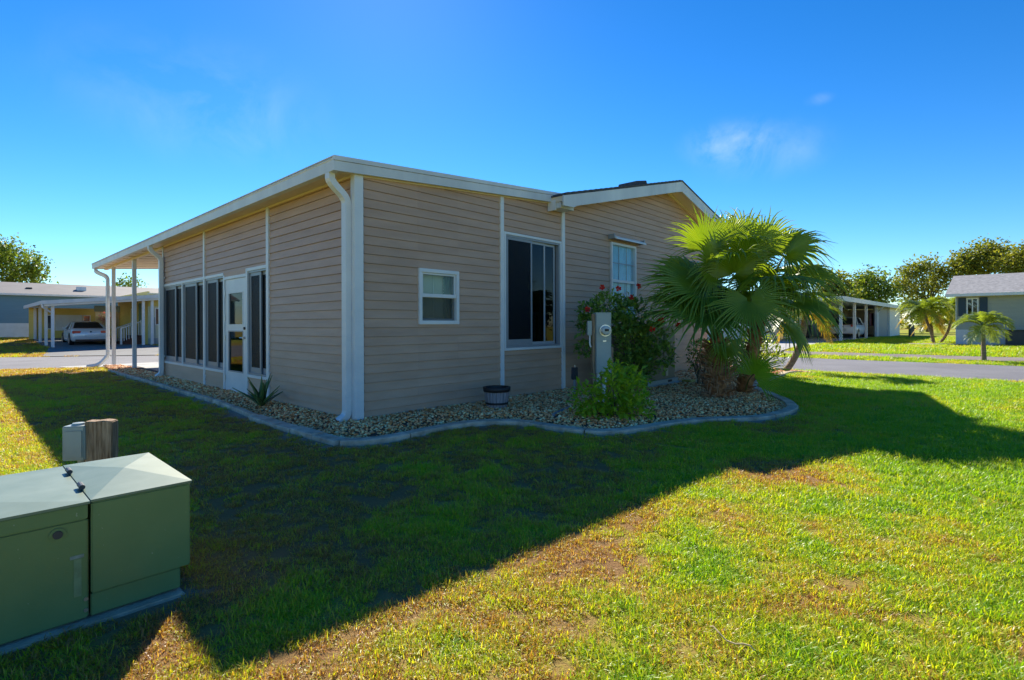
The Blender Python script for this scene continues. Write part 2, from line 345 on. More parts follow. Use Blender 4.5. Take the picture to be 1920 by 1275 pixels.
# bed edging, traced at the ground
edge_px = [(205, 697), (290, 722), (380, 749), (440, 769), (478, 785), (520, 799), (560, 812), (600, 824), (640, 834), (680, 834), (740, 826), (800, 813), (850, 803), (900, 797), (960, 796), (1010, 801), (1060, 809), (1110, 814), (1160, 813), (1210, 806), (1260, 797), (1310, 791), (1360, 789), (1410, 788), (1450, 783), (1475, 776), (1487, 768), (1478, 757), (1450, 745), (1422, 734), (1402, 724)]
edge = [gp(*p) for p in edge_px] + [ws(9.6, -2.0), ws(10.6, -1.9), ws(12.2, -2.2), ws(13.0, -1.4), ws(12.9, 0.6)]
bed = [Vector((p.x, p.y, 0)) for p in edge] + [ws(12.9, 3.0), ws(0.3, 3.0), ws(0.3, 13.2), ws(-0.35, 13.4)]
drive = [ws(-0.25, 8.5), ws(4.0, 8.5), ws(4.0, 16.5), ws(4.4, 19), ws(-0.9, 19), ws(-0.25, 15.0)]
house_fp = [ws(0, 0), ws(10.4, 0), ws(10.4, 15.5), ws(0, 15.5)]
box_c = gp(342, 1109); pad_poly = [ws(*[a + b for a, b in zip(st(box_c), o)]) for o in ((0.0, -0.055), (0.0, 0.80), (-1.4, 0.80), (-1.4, -0.055))]
BP = [(gp(1500, 885), 0.45, 0.9), (gp(1420, 880), 0.3, 0.8), (gp(1100, 1045), 0.22, 0.9), (gp(1040, 1060), 0.18, 0.7), (gp(1080, 1150), 0.12, 0.6), (gp(900, 1180), 0.1, 0.4), (gp(1700, 1000), 0.1, 0.3), (gp(470, 1080), 0.18, 0.6), (gp(380, 900), 0.5, 0.5), (gp(560, 830), 0.6, 0.5), (gp(620, 930), 0.5, 0.6), (gp(1600, 740), 0.5, 0.5), (gp(1430, 800), 0.5, 0.5)]
def tintf(x, y):                                       # 0 brown thatch ... 1 lush green
    t = 0.30 + 0.72 * fbm(x, y, 1.3, 11) + 0.55 * (vn(x, y, 0.30, 15) - 0.5) + 0.35 * (vn(x, y, 0.11, 19) - 0.5) - 0.16 * sstep(9, 15, y)
    for p, r, a in BP: t = t - a * 0.6 * np.exp(-((x - p.x) ** 2 + (y - p.y) ** 2) / (2 * (r * 0.8) ** 2))
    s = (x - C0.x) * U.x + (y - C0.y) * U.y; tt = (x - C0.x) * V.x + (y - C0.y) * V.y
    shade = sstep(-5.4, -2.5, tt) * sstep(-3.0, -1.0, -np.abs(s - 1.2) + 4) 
    t = t - 0.44 * shade * sstep(9, 5, s)              # shade tone put into the tint: browner lawn beside the house
    t = t + 0.18 * sstep(1.8, 3.5, x) * sstep(2, 5, y)
    return np.clip(t, 0, 1)
def baref(x, y):
    de = polydist(x, y, edge); dp = polydist(x, y, pad_poly + pad_poly[:1])
    n = fbm(x, y, 0.5, 31)
    b = np.maximum(sstep(0.26, 0.04, de - 0.25 * (n - 0.5)), 0.9 * sstep(0.10, 0.0, dp - 0.2 * (n - 0.5)))
    return b

def axis(a0, a1, step, lo, hi):
    v = list(np.arange(a0, a1 + 1e-6, step)); d = step; p = a1
    while p < hi: d *= 1.22; p += d; v.append(min(p, hi))
    d = step; p = a0
    while p > lo: d *= 1.22; p -= d; v.insert(0, max(p, lo))
    return np.array(v)
gx = axis(-7, 9, 0.12, -260, 260); gy = axis(1.2, 12, 0.12, -60, 320)
GX, GY = np.meshgrid(gx, gy); fx, fy = GX.ravel(), GY.ravel()
gz = terrain(fx, fy)
on_road = inpoly(fx, fy, side_road) | inpoly(fx, fy, front_road)
gz = gz - 0.05 * on_road
nxg, nyg = len(gx), len(gy); idx = np.arange(nxg * nyg).reshape(nyg, nxg)
fc = np.stack([idx[:-1, :-1].ravel(), idx[:-1, 1:].ravel(), idx[1:, 1:].ravel(), idx[1:, :-1].ravel()], 1)
lm = bpy.data.materials.new('lawn_ground'); lm.use_nodes = True; t = lm.node_tree; b = t.nodes['Principled BSDF']; b.inputs['Roughness'].default_value = 0.95; b.inputs['Specular IOR Level'].default_value = 0.1
g = t.nodes.new('ShaderNodeNewGeometry')
def tn(sc, det=6):
    n = t.nodes.new('ShaderNodeTexNoise'); n.inputs['Scale'].default_value = sc; n.inputs['Detail'].default_value = det; n.inputs['Roughness'].default_value = 0.7; t.links.new(g.outputs['Position'], n.inputs['Vector']); return n
def tramp(src, els):
    r = t.nodes.new('ShaderNodeValToRGB'); e = r.color_ramp.elements
    e[0].position, e[0].color = els[0][0], (*els[0][1], 1); e[1].position, e[1].color = els[-1][0], (*els[-1][1], 1)
    for p, c in els[1:-1]: q = e.new(p); q.color = (*c, 1)
    t.links.new(src, r.inputs[0]); return r
a_t = t.nodes.new('ShaderNodeAttribute'); a_t.attribute_name = 'tint'
nf = tn(38, 8)
mxn = t.nodes.new('ShaderNodeMath'); mxn.operation = 'MULTIPLY_ADD'; mxn.inputs[1].default_value = 0.9; mxn.inputs[2].default_value = -0.45; t.links.new(nf.outputs['Fac'], mxn.inputs[0])
adn = t.nodes.new('ShaderNodeMath'); adn.operation = 'ADD'; t.links.new(mxn.outputs[0], adn.inputs[0]); t.links.new(a_t.outputs['Fac'], adn.inputs[1])
rg = tramp(adn.outputs[0], [(0.0, (0.27, 0.15, 0.065)), (0.3, (0.34, 0.22, 0.075)), (0.6, (0.34, 0.31, 0.05)), (1.0, (0.25, 0.32, 0.035))])
a_b = t.nodes.new('ShaderNodeAttribute'); a_b.attribute_name = 'bare'
ns = tn(90, 6); rs_ = tramp(ns.outputs['Fac'], [(0.3, (0.22, 0.18, 0.145)), (0.7, (0.45, 0.40, 0.34))])
mb_ = t.nodes.new('ShaderNodeMix'); mb_.data_type = 'RGBA'; t.links.new(a_b.outputs['Fac'], mb_.inputs['Factor']); t.links.new(rg.outputs[0], mb_.inputs['A']); t.links.new(rs_.outputs[0], mb_.inputs['B'])
t.links.new(mb_.outputs['Result'], b.inputs['Base Color'])
bp = t.nodes.new('ShaderNodeBump'); bp.inputs['Strength'].default_value = 0.8; bp.inputs['Distance'].default_value = 0.03; t.links.new(nf.outputs['Fac'], bp.inputs['Height']); t.links.new(bp.outputs[0], b.inputs['Normal'])
gm_ = np_mesh('lawn', np.stack([fx, fy, gz], 1), fc, lm, {'tint': tintf(fx, fy), 'bare': baref(fx, fy)}, smooth=True)
lawn = obj('lawn', gm_); tag(lawn, kind='structure')
def gz1(x, y): return float(terrain(np.array([x]), np.array([y]))[0])
def ground(p, dz=0.0): return Vector((p[0], p[1], gz1(p[0], p[1]) + dz))

def sheet(name, rows, m, dz=0.012, kind='structure', label=None):
    """rows of points draped on the terrain"""
    P = np.array([[(p[0], p[1]) for p in r] for r in rows]); h, w = P.shape[:2]
    x, y = P[..., 0].ravel(), P[..., 1].ravel(); z = terrain(x, y) + dz
    ii = np.arange(h * w).reshape(h, w); f = np.stack([ii[:-1, :-1].ravel(), ii[:-1, 1:].ravel(), ii[1:, 1:].ravel(), ii[1:, :-1].ravel()], 1)
    o = obj(name, np_mesh(name, np.stack([x, y, z], 1), f, m, smooth=True)); tag(o, label, kind=kind); return o
def resample(pts, n):
    L = [0]
    for i in range(1, len(pts)): L.append(L[-1] + (pts[i] - pts[i - 1]).length)
    out = []
    for k in range(n):
        d = L[-1] * k / (n - 1); i = max(1, next((j for j in range(1, len(L)) if L[j] >= d - 1e-9), len(L) - 1))
        out.append(pts[i - 1].lerp(pts[i], (d - L[i - 1]) / max(1e-9, L[i] - L[i - 1])))
    return out
a_, b_ = resample(RN, 80), resample(RF, 80)
sheet('front_road', [[p.lerp(q, k / 12) for k in range(13)] for p, q in zip(a_, b_)], M['asphalt'], 0.004)
sheet('side_road', [[ws(SR0 + (SR1 - SR0) * k / 12, -60 + 130 * j / 160) for k in range(13)] for j in range(161)], M['asphalt'], 0.008)
sheet('sidewalk', [[ws(22.6 + 1.5 * k / 4, -60 + 130 * j / 130) for k in range(5)] for j in range(131)], M['sidewalk'], 0.03)
sheet('driveway', [[ws(-0.25 - 0.6 * max(0, j - 14) / 10 + (4.3 + 1.0 * max(0, j - 14) / 10) * k / 8, 8.46 + 9.6 * j / 24) for k in range(9)] for j in range(25)], M['conc'], 0.035)

# ------------------------------------------------------------------ the tan home
home = empty('mobile_home', (C0.x, C0.y, 0), TH)
tag(home, 'tan lap-sided home with white trim, screened lanai and attached carport', 'house')
PITCH = 0.1143
def clip_h(poly, z, keep_above):
    out = []; n = len(poly)
    for i in range(n):
        a, b = poly[i], poly[(i + 1) % n]; ia = (a[1] >= z) == keep_above; ib = (b[1] >= z) == keep_above
        if abs(a[1] - z) < 1e-9: ia = True
        if abs(b[1] - z) < 1e-9: ib = True
        if ia: out.append(a)
        if ia != ib:
            k = (z - a[1]) / (b[1] - a[1]); out.append((a[0] + (b[0] - a[0]) * k, z))
    return out
def siding(parent, side, poly, z0=0.045, off=0.0):
    zs = [p[1] for p in poly]; k = int(math.floor((min(zs) - z0) / PITCH))
    while z0 + k * PITCH < max(zs):
        lo, hi = z0 + k * PITCH, z0 + (k + 1) * PITCH - 0.004; k += 1
        q = clip_h(clip_h(poly, lo, True), hi, False)
        q2 = []
        for p in q:
            if not q2 or (abs(p[0] - q2[-1][0]) + abs(p[1] - q2[-1][1])) > 1e-5: q2.append(p)
        if len(q2) < 3: continue
        ar = abs(sum(q2[i][0] * q2[(i + 1) % len(q2)][1] - q2[(i + 1) % len(q2)][0] * q2[i][1] for i in range(len(q2)))) / 2
        if ar < 0.003: continue
        j = random.uniform(-0.0012, 0.0012)
        fr = []
        for a, z in q2: fr.append((a, off + 0.020 - 0.015 * (z - lo) / PITCH + j, z))
        if side == 'x': A = [(a, -d, z) for a, d, z in fr]; B = [(a, -0.001 - off, z) for a, d, z in fr]
        else: A = [(-d, a, z) for a, d, z in fr]; B = [(-0.001 - off, a, z) for a, d, z in fr]
        MB().prism(A, B).build('siding_board', M['siding'], parent)
def zr(x): return 3.055 + 0.0765 * x                        # underside of the lanai roof
LT, CT = tl(307.5), tl(176, -0.3)                         # lanai end and carport end along the left wall
SJ = sr(1055)                                             # where the lanai meets the gabled house
t506, t470, t463, t425, t421, t385, t344 = tl(505), tl(467), tl(464), tl(424), tl(421.5), tl(385.5), tl(344)
# walls (backing) with real openings
wl = MB()                                                 # left wall, inside face +x
def wbox(mb, side, a0, a1, z0, z1):
    if side == 'y': mb.box(0.0, 0.09, a0, a1, z0, z1)
    else: mb.box(a0, a1, 0.0, 0.09, z0, z1)
wbox(wl, 'y', 0.02, t506 - 0.02, 0.0, zr(0) - 0.01)
wbox(wl, 'y', t506 - 0.02, LT, 2.14, zr(0) - 0.01)
wbox(wl, 'y', t506 - 0.02, t470, 0.0, 0.39); wbox(wl, 'y', t421, LT, 0.0, 0.39)
left_wall = wl.build('lanai_side_wall', M['inner'], home)
s0w, s1w, zw0, zw1 = sr(783), sr(858), 1.225, 1.985       # small window
g0, g1, gz0, gz1_ = sr(947) - 0.02, sr(1047) + 0.03, 0.81, 2.69   # sliding window
wr = MB()
wr.ex([(0.02, 0), (s0w + 0.03, 0), (s0w + 0.03, zr(s0w) - 0.01), (0.02, zr(0) - 0.01)], 'y', 0, 0.09)
wr.ex([(s0w + 0.03, 0), (s1w - 0.03, 0), (s1w - 0.03, zw0 + 0.03), (s0w + 0.03, zw0 + 0.03)], 'y', 0, 0.09)
wr.ex([(s0w + 0.03, zw1 - 0.03), (s1w - 0.03, zw1 - 0.03), (s1w - 0.03, zr(s1w) - 0.01), (s0w + 0.03, zr(s0w) - 0.01)], 'y', 0, 0.09)
wr.ex([(s1w - 0.03, 0), (g0, 0), (g0, zr(g0) - 0.01), (s1w - 0.03, zr(s1w) - 0.01)], 'y', 0, 0.09)
wr.ex([(g0, 0), (g1, 0), (g1, gz0), (g0, gz0)], 'y', 0, 0.09)
wr.ex([(g0, gz1_), (g1, gz1_), (g1, zr(g1) - 0.01), (g0, zr(g0) - 0.01)], 'y', 0, 0.09)
wr.ex([(g1, 0), (SJ, 0), (SJ, zr(SJ) - 0.01), (g1, zr(g1) - 0.01)], 'y', 0, 0.09)
right_wall = wr.build('lanai_end_wall', M['inner'], home)
# gabled house
TR = -0.42                                                # front face of the rake boards
sR, zR = rp(1280, 338, TR); HS1 = sR + 2.35       # ridge, far side wall
sE, zE = rp(1062, 362, TR); slope = (zR - zE) / (sR - sE)
def zg(x): return zR - slope * abs(x - sR)                # top of the gable roof
w0, w1, wz0, wz1 = sr(1143.5), sr(1190), 1.32, 2.87       # gable window
def zgw(x): return zg(x) - 0.14
wg = MB()
for (a0, a1, lo, hi) in ((SJ + 0.002, w0, 0, None), (w0, w1, 0, wz0), (w0, w1, wz1, None), (w1, sR, 0, None), (sR, HS1, 0, None)):
    top = [(a1, zgw(a1)), (a0, zgw(a0))] if hi is None else [(a1, hi), (a0, hi)]
    wg.ex([(a0, lo), (a1, lo)] + top, 'y', 0.0, 0.09)
gable = wg.build('gable_wall', M['inner'], home)
hw = MB(); hw.box(HS1 - 0.09, HS1, 0.095, 15.4, 0, zgw(HS1)); hw.box(SJ, SJ + 0.09, 0.095, 15.4, 0, zgw(SJ)); hw.ex([(SJ, 0), (HS1, 0), (HS1, zgw(HS1)), (sR, zgw(sR)), (SJ, zgw(SJ))], 'y', 15.4, 15.49)
hw.build('house_shell', M['siding'], home)
MB().box(0.1, SJ - 0.01, LT - 0.1, LT, 0, 3.1).ex([(0.1, 3.1), (SJ - 0.01, 3.1), (SJ - 0.01, zr(SJ) - 0.02), (0.1, zr(0.1) - 0.02)], 'y', LT - 0.1, LT).build('lanai_back_wall', M['inner'], home)
MB().box(0.0, HS1 - 0.1, 0.0, LT, -0.05, 0.028).build('floor_slab', M['floor_in'], home)
# siding
ZB = 0.05
siding(left_wall, 'y', [(0.03, ZB), (t506 - 0.05, ZB), (t506 - 0.05, 3.03), (0.03, 3.03)])
siding(left_wall, 'y', [(t506 + 0.05, 2.17), (t385 - 0.04, 2.17), (t385 - 0.04, 3.03), (t506 + 0.05, 3.03)])
siding(left_wall, 'y', [(t385 + 0.04, 2.17), (LT - 0.04, 2.17), (LT - 0.04, 3.03), (t385 + 0.04, 3.03)])
siding(left_wall, 'y', [(t506 + 0.05, ZB), (t463 - 0.06, ZB), (t463 - 0.06, 0.375), (t506 + 0.05, 0.375)])
siding(left_wall, 'y', [(t421 + 0.02, ZB), (t385 - 0.04, ZB), (t385 - 0.04, 0.375), (t421 + 0.02, 0.375)])
siding(left_wall, 'y', [(t385 + 0.04, ZB), (LT - 0.04, ZB), (LT - 0.04, 0.375), (t385 + 0.04, 0.375)])
p942 = sr(939.5)
def ztop(x): return zr(x) - 0.02
siding(right_wall, 'x', [(0.1, ZB), (s0w, ZB), (s0w, ztop(s0w)), (0.1, ztop(0.1))])
siding(right_wall, 'x', [(s0w, ZB), (s1w, ZB), (s1w, zw0 + 0.01), (s0w, zw0 + 0.01)])
siding(right_wall, 'x', [(s0w, zw1 - 0.01), (s1w, zw1 - 0.01), (s1w, ztop(s1w)), (s0w, ztop(s0w))])
siding(right_wall, 'x', [(s1w, ZB), (p942 - 0.03, ZB), (p942 - 0.03, ztop(p942)), (s1w, ztop(s1w))])
siding(right_wall, 'x', [(p942 + 0.03, ZB), (SJ - 0.06, ZB), (SJ - 0.06, gz0 - 0.01), (p942 + 0.03, gz0 - 0.01)])
siding(right_wall, 'x', [(p942 + 0.03, gz1_ + 0.01), (SJ - 0.06, gz1_ + 0.01), (SJ - 0.06, ztop(SJ)), (p942 + 0.03, ztop(p942))])
def zs_(x): return zg(x) - 0.16
siding(gable, 'x', [(SJ + 0.03, ZB), (w0 - 0.01, ZB), (w0 - 0.01, zs_(w0)), (SJ + 0.03, zs_(SJ))], 0.02)
siding(gable, 'x', [(w0 - 0.01, ZB), (w1 + 0.01, ZB), (w1 + 0.01, wz0), (w0 - 0.01, wz0)], 0.02)
siding(gable, 'x', [(w0 - 0.01, wz1), (w1 + 0.01, wz1), (w1 + 0.01, zs_(w1)), (w0 - 0.01, zs_(w0))], 0.02)
siding(gable, 'x', [(w1 + 0.01, ZB), (HS1, ZB), (HS1, zs_(HS1)), (sR, zs_(sR)), (w1 + 0.01, zs_(w1))], 0.02)
# white trim
def wtrim(name, *b, m='white', bev=0.004): return MB().box(*b).build(name, M[m], home, bevel=bev)
wtrim('corner_post', -0.045, 0.075, -0.050, 0.05, -0.01, 3.06)
MB().box(-0.049, -0.02, -0.054, -0.02, 0.0, 3.08).build('corner_rib', M['white'], home)
for tp, w in ((t506, 0.045), (t385, 0.04), (LT - 0.03, 0.03)): wtrim('wall_post', -0.034, 0.05, tp - w, tp + w, 0.0, 3.05)
wtrim('wall_post', p942 - 0.035, p942 + 0.04, -0.036, 0.05, 0.0, zr(p942) + 0.0)
wtrim('wall_post', SJ - 0.055, SJ + 0.03, -0.04, 0.05, 0.0, zr(SJ) - 0.02)
MB().box(0.08, p942 - 0.04, -0.030, 0.02, 0.012, 0.044).build('base_trim', M['white'], home)
MB().box(p942 + 0.045, SJ - 0.06, -0.030, 0.02, 0.012, 0.044).build('base_trim', M['white'], home)
MB().box(-0.028, 0.02, 0.06, t506 - 0.05, 0.012, 0.044).build('base_trim', M['white'], home)
# rails on the left wall
def lrail(a0, a1, z0, z1, d=0.03): MB().box(-d, 0.06, a0, a1, z0, z1).build('window_rail', M['white'], home, bevel=0.003)
lrail(t385 + 0.04, LT - 0.06, 2.115, 2.165); lrail(t385 + 0.04, LT - 0.06, 0.365, 0.41)
lrail(t421 - 0.01, t385 - 0.04, 2.115, 2.165); lrail(t421 + 0.01, t385 - 0.04, 0.365, 0.41)
lrail(t506 + 0.045, t470 + 0.02, 2.115, 2.165); lrail(t506 + 0.045, t470 + 0.02, 0.365, 0.41)
MB().box(-0.028, 0.05, t344 - 0.03, t344 + 0.03, 0.41, 2.115).build('mullion', M['white'], home, bevel=0.003)
# left wall frieze under the soffit, soffit, gutter fascia, roof
MB().box(-0.026, 0.02, 0.08, LT, 3.03, 3.062).build('frieze_trim', M['soffit'], home)
RT = CT + 0.05
def slab(name, poly, y0, y1, m): return MB().ex(poly, 'y', y0, y1).build(name, m, home)
slab('lanai_roof', [(-0.24, zr(-0.24) + 0.004), (SJ - 0.3, zr(SJ - 0.3) + 0.004), (SJ - 0.3, zr(SJ - 0.3) + 0.10), (-0.24, zr(-0.24) + 0.10)], -0.085, RT - 0.02, M['soffit'])
slab('roof_skin', [(-0.27, zr(-0.24) + 0.103), (SJ - 0.25, zr(SJ - 0.25) + 0.103), (SJ - 0.25, zr(SJ - 0.25) + 0.128), (-0.27, zr(-0.24) + 0.128)], -0.075, RT - 0.03, M['roofwhite'])
ng = 3
for i in range(ng):                                        # gutter lengths with their joints
    y0, y1 = -0.10 + (RT + 0.10) * i / ng, -0.10 + (RT + 0.10) * (i + 1) / ng - 0.006
    MB().ex([(-0.335, 3.022), (-0.255, 3.022), (-0.245, 3.17), (-0.345, 3.17), (-0.35, 3.155), (-0.342, 3.14)], 'y', y0, y1).build('gutter', M['fascia'], home)
    MB().box(-0.353, -0.24, y0, y1, 3.174, 3.186).build('gutter_lip', M['fascia'], home)
def efascia(x0, x1, d0, d1, y0, y1, m='fascia'): return MB().ex([(x0, zr(x0) + d0), (x1, zr(x1) + d0), (x1, zr(x1) + d1), (x0, zr(x0) + d1)], 'y', y0, y1).build('end_fascia', M[m], home)
efascia(-0.352, SJ - 0.13, -0.015, 0.100, -0.115, -0.088); efascia(-0.35, SJ - 0.13, 0.105, 0.158, -0.125, -0.088)
efascia(-0.25, SJ, -0.015, 0.16, RT, RT + 0.03)
MB().ex([(0.06, zr(0.06) - 0.03), (SJ - 0.35, zr(SJ - 0.35) - 0.03), (SJ - 0.35, zr(SJ - 0.35) - 0.002), (0.06, zr(0.06) - 0.002)], 'y', -0.04, 0.0).build('frieze_trim', M['soffit'], home)
MB().box(SJ - 0.42, SJ - 0.06, -0.30, -0.045, zr(SJ) - 0.17, zr(SJ) - 0.03).build('eave_return', M['fascia'], home, bevel=0.004)
MB().box(SJ - 0.45, SJ - 0.424, -0.2, -0.03, zr(SJ) - 0.2, zr(SJ) - 0.03).build('eave_return_trim', M['white'], home)
# gable roof
for sgn in (-1, 1):
    xe = sE - 0.0 if sgn < 0 else HS1 + 0.42
    slab('roof_slope', [(sR, zR - 0.03), (xe, zg(xe) - 0.03), (xe, zg(xe) - 0.12), (sR, zR - 0.12)], TR + 0.035, 15.8, M['soffit'])
    slab('shingle_roof', [(sR, zR + 0.0), (xe + sgn * 0.02, zg(xe + sgn * 0.02) + 0.0), (xe + sgn * 0.02, zg(xe + sgn * 0.02) - 0.026), (sR, zR - 0.026)], TR - 0.012, 15.85, M['shingle'])
bt = lambda px, py: rp(px, py, TR)
tipx, tipz = bt(1077, 389); q0 = bt(1058, 371)
xr = HS1 + 0.5
MB().ex([(q0[0], zg(q0[0]) - 0.032), (q0[0], bt(1058, 385)[1]), (tipx, tipz), (tipx + 0.09, zg(tipx + 0.09) - 0.24), (sR - 0.32, zg(sR - 0.32) - 0.25), (sR - 0.32, zg(sR - 0.32) - 0.032)], 'y', TR, TR + 0.03).build('rake_board', M['fascia'], home, bevel=0.003)
MB().ex([(sR - 0.315, zg(sR - 0.315) - 0.032), (sR - 0.315, zg(sR - 0.315) - 0.25), (sR, zR - 0.26), (xr, zg(xr) - 0.26), (xr, zg(xr) - 0.032), (sR, zR - 0.032)], 'y', TR, TR + 0.03).build('rake_board', M['fascia'], home)
for x0, x1 in ((tipx + 0.12, sR), (sR, xr)):
    MB().ex([(x0, zg(x0) - 0.17), (x1, zg(x1) - 0.17), (x1, zg(x1) - 0.15), (x0, zg(x0) - 0.15)], 'y', TR + 0.031, 0.0).build('rake_soffit', M['soffit'], home)
    MB().ex([(x0, zg(x0) - 0.21), (x1, zg(x1) - 0.21), (x1, zg(x1) - 0.172), (x0, zg(x0) - 0.172)], 'y', -0.045, -0.002).build('frieze_trim', M['soffit'], home)
vx, vz = rp(1197, 345, 0.0)
MB().ex([(vx - 0.28, zg(vx - 0.28) - 0.0), (vx + 0.24, zg(vx + 0.24)), (vx + 0.2, zg(vx + 0.2) + 0.11), (vx - 0.22, zg(vx - 0.22) + 0.125)], 'y', -0.1, 0.35).build('roof_vent', M['shingle'], home, bevel=0.01)
# shingle courses along the rake edge
for k in range(26):
    x = sE + (sR - sE) * (k + 0.2) / 26
    MB().ex([(x, zg(x) + 0.001), (x + 0.15, zg(x + 0.15) + 0.001), (x + 0.15, zg(x + 0.15) + 0.005), (x, zg(x) + 0.016)], 'y', TR - 0.014 + random.uniform(0, .006), 6.0).build('shingle_course', M['shingle'], home)

# downspouts
def downspout(pts, x=1.0):
    q = []
    for i in range(len(pts) - 1):
        q.append(Vector(pts[i]))
    q.append(Vector(pts[-1]))
    for _ in range(2):                                     # round the elbows
        r = [q[0]]
        for i in range(len(q) - 1): r += [q[i].lerp(q[i + 1], 0.22), q[i].lerp(q[i + 1], 0.78)]
        r.append(q[-1]); q = r
    o = MB().tube(q, 1.0, sq=(0.038 * x, 0.05 * x)).build('downspout', M['white'], home, smooth=False); return o
def straight(pts): return MB().tube(pts, 1.0, sq=(0.05, 0.038)).build('downspout', M['white'], home, bevel=0.006)
def spout(t0, zt, zb, kick):
    x0, x1 = -0.295, -0.085
    downspout([(x0, t0, 3.03), (x0, t0, 2.93), (x1, t0, 2.76), (x1, t0, 2.60), (x1, t0, 0.30), (x1, t0, 0.12), (x1 + kick[0], t0 + kick[1], zb)])
    for z in (2.3, 0.5): MB().box(-0.04, -0.02, t0 - 0.06, t0 + 0.06, z, z + 0.035).build('spout_strap', M['white'], home)
tds = tl(650, -0.085); spout(tds, 3.0, 0.05, (-0.10, 0.02))
tds2 = tl(302, -0.085); spout(tds2, 3.0, 0.05, (-0.10, 0.02))
pt3 = tl(205, -0.1)
downspout([(-0.295, pt3 + 0.9, 3.03), (-0.295, pt3 + 0.85, 2.9), (-0.12, pt3 + 0.12, 2.72), (-0.12, pt3 + 0.1, 2.5), (-0.12, pt3 + 0.1, 0.38), (-0.12, pt3 + 0.12, 0.3), (-0.3, pt3 + 0.35, 0.02), (-0.55, pt3 + 0.6, -0.03)])
for tp in (tl(252), pt3 - 0.05): wtrim('carport_post', -0.045, 0.045, tp - 0.045, tp + 0.045, -0.15, 3.06)
MB().box(-0.04, 0.04, LT, RT - 0.1, 3.0, 3.062).build('carport_beam', M['soffit'], home)
# carport ceiling pans
for k in range(9):
    y = LT + 0.4 + (RT - LT - 0.6) * k / 9
    MB().ex([(-0.2, zr(-0.2) - 0.012), (SJ - 0.35, zr(SJ - 0.35) - 0.012), (SJ - 0.35, zr(SJ - 0.35) + 0.003), (-0.2, zr(-0.2) + 0.003)], 'y', y, y + 0.03).build('ceiling_seam', M['soffit'], home)

# windows on the left wall: sliding sashes in grey frames, dark screens
def lwin(a0, a1, z0, z1, split=0.6):
    w = MB(); e = 0.03
    for b in ((a0, a1, z0, z0 + e), (a0, a1, z1 - e, z1), (a0, a0 + e, z0 + e, z1 - e), (a1 - e, a1, z0 + e, z1 - e)): w.box(-0.015, 0.06, b[0], b[1], b[2], b[3])
    win = w.build('sliding_window', M['frame'], home)
    m = a1 - (a1 - a0) * split                            # outer sash sits on the far part
    for (b0, b1, x) in ((m - 0.02, a1 - e, 0.004), (a0 + e, m + 0.06, 0.036)):
        f = MB(); q = 0.055
        for b in ((b0, b1, z0 + e, z0 + e + 0.09), (b0, b1, z1 - e - q, z1 - e), (b0, b0 + q, z0 + e + 0.09, z1 - e - q), (b1 - q, b1, z0 + e + 0.09, z1 - e - q)): f.box(x, x + 0.022, *b)
        f.build('sash', M['frame'], win, bevel=0.003)
        MB().box(x + 0.010, x + 0.014, b0 + q - 0.004, b1 - q + 0.004, z0 + e + 0.086, z1 - e - q + 0.004).build('pane', M['glass_dark'], win)
        MB().box(x + 0.004, x + 0.006, b0 + q - 0.004, b1 - q + 0.004, z0 + e + 0.086, z1 - e - q + 0.004).build('insect_screen', M['screen'], win)
    return win
lwin(t344 + 0.032, LT - 0.062, 0.412, 2.113); lwin(t385 + 0.042, t344 - 0.032, 0.412, 2.113); lwin(t421, t385 - 0.042, 0.412, 2.113); lwin(t506 + 0.047, t470 - 0.002, 0.412, 2.113)
# screen door
dj = MB()
dj.box(-0.03, 0.06, t470, t463 - 0.005, 0.0, 2.165); dj.box(-0.03, 0.06, t425 + 0.005, t421 - 0.002, 0.0, 2.115); dj.box(-0.03, 0.06, t463 - 0.004, t425 + 0.004, 2.035, 2.085)
dj.build('door_jamb', M['white'], home)
MB().box(-0.02, 0.03, t463, t421, 2.085, 2.17).build('door_header', M['siding'], home)
dr = MB(); d0, d1 = t463 + 0.004, t425 - 0.004; iw = 0.15; zp = ((0.14 + 0.27, 1.13), (1.22, 1.80))
dr.box(-0.012, 0.024, d0, d0 + iw, 0.04, 2.03); dr.box(-0.012, 0.024, d1 - iw, d1, 0.04, 2.03)
for z0, z1 in ((0.04, zp[0][0]), (zp[0][1], zp[1][0]), (zp[1][1], 2.03)): dr.box(-0.012, 0.024, d0 + iw, d1 - iw, z0, z1)
door = dr.build('screen_door', M['white'], home); DG = glassmat('door_glass', (0.45, 0.5, 0.48), ior=1.2)
for z0, z1 in zp:
    MB().box(0.003, 0.009, d0 + iw, d1 - iw, z0, z1).build('pane', DG, door)
    f = MB()
    for b in ((d0 + iw, d1 - iw, z0, z0 + 0.02), (d0 + iw, d1 - iw, z1 - 0.02, z1), (d0 + iw, d0 + iw + 0.02, z0 + .02, z1 - .02), (d1 - iw - 0.02, d1 - iw, z0 + .02, z1 - .02)): f.box(-0.018, 0.002, *b)
    f.build('pane_trim', M['white'] if z0 > 1 else M['frame'], door)
MB().box(-0.05, -0.012, d0 + 0.05, d0 + 0.09, 0.99, 1.03).tube([(-0.05, d0 + 0.07, 1.01), (-0.06, d0 + 0.17, 1.01)], 0.013).build('door_handle', M['metal'], door)
MB().tube([(-0.012, d0 + 0.07, 1.17), (-0.035, d0 + 0.07, 1.17)], 0.024, 12).build('deadbolt', M['black'], door)
for z in (0.25, 0.95, 1.3, 1.75): MB().tube([(-0.022, d1 - 0.002, z), (-0.022, d1 - 0.002, z + 0.09)], 0.009).build('hinge', M['metal'], door)
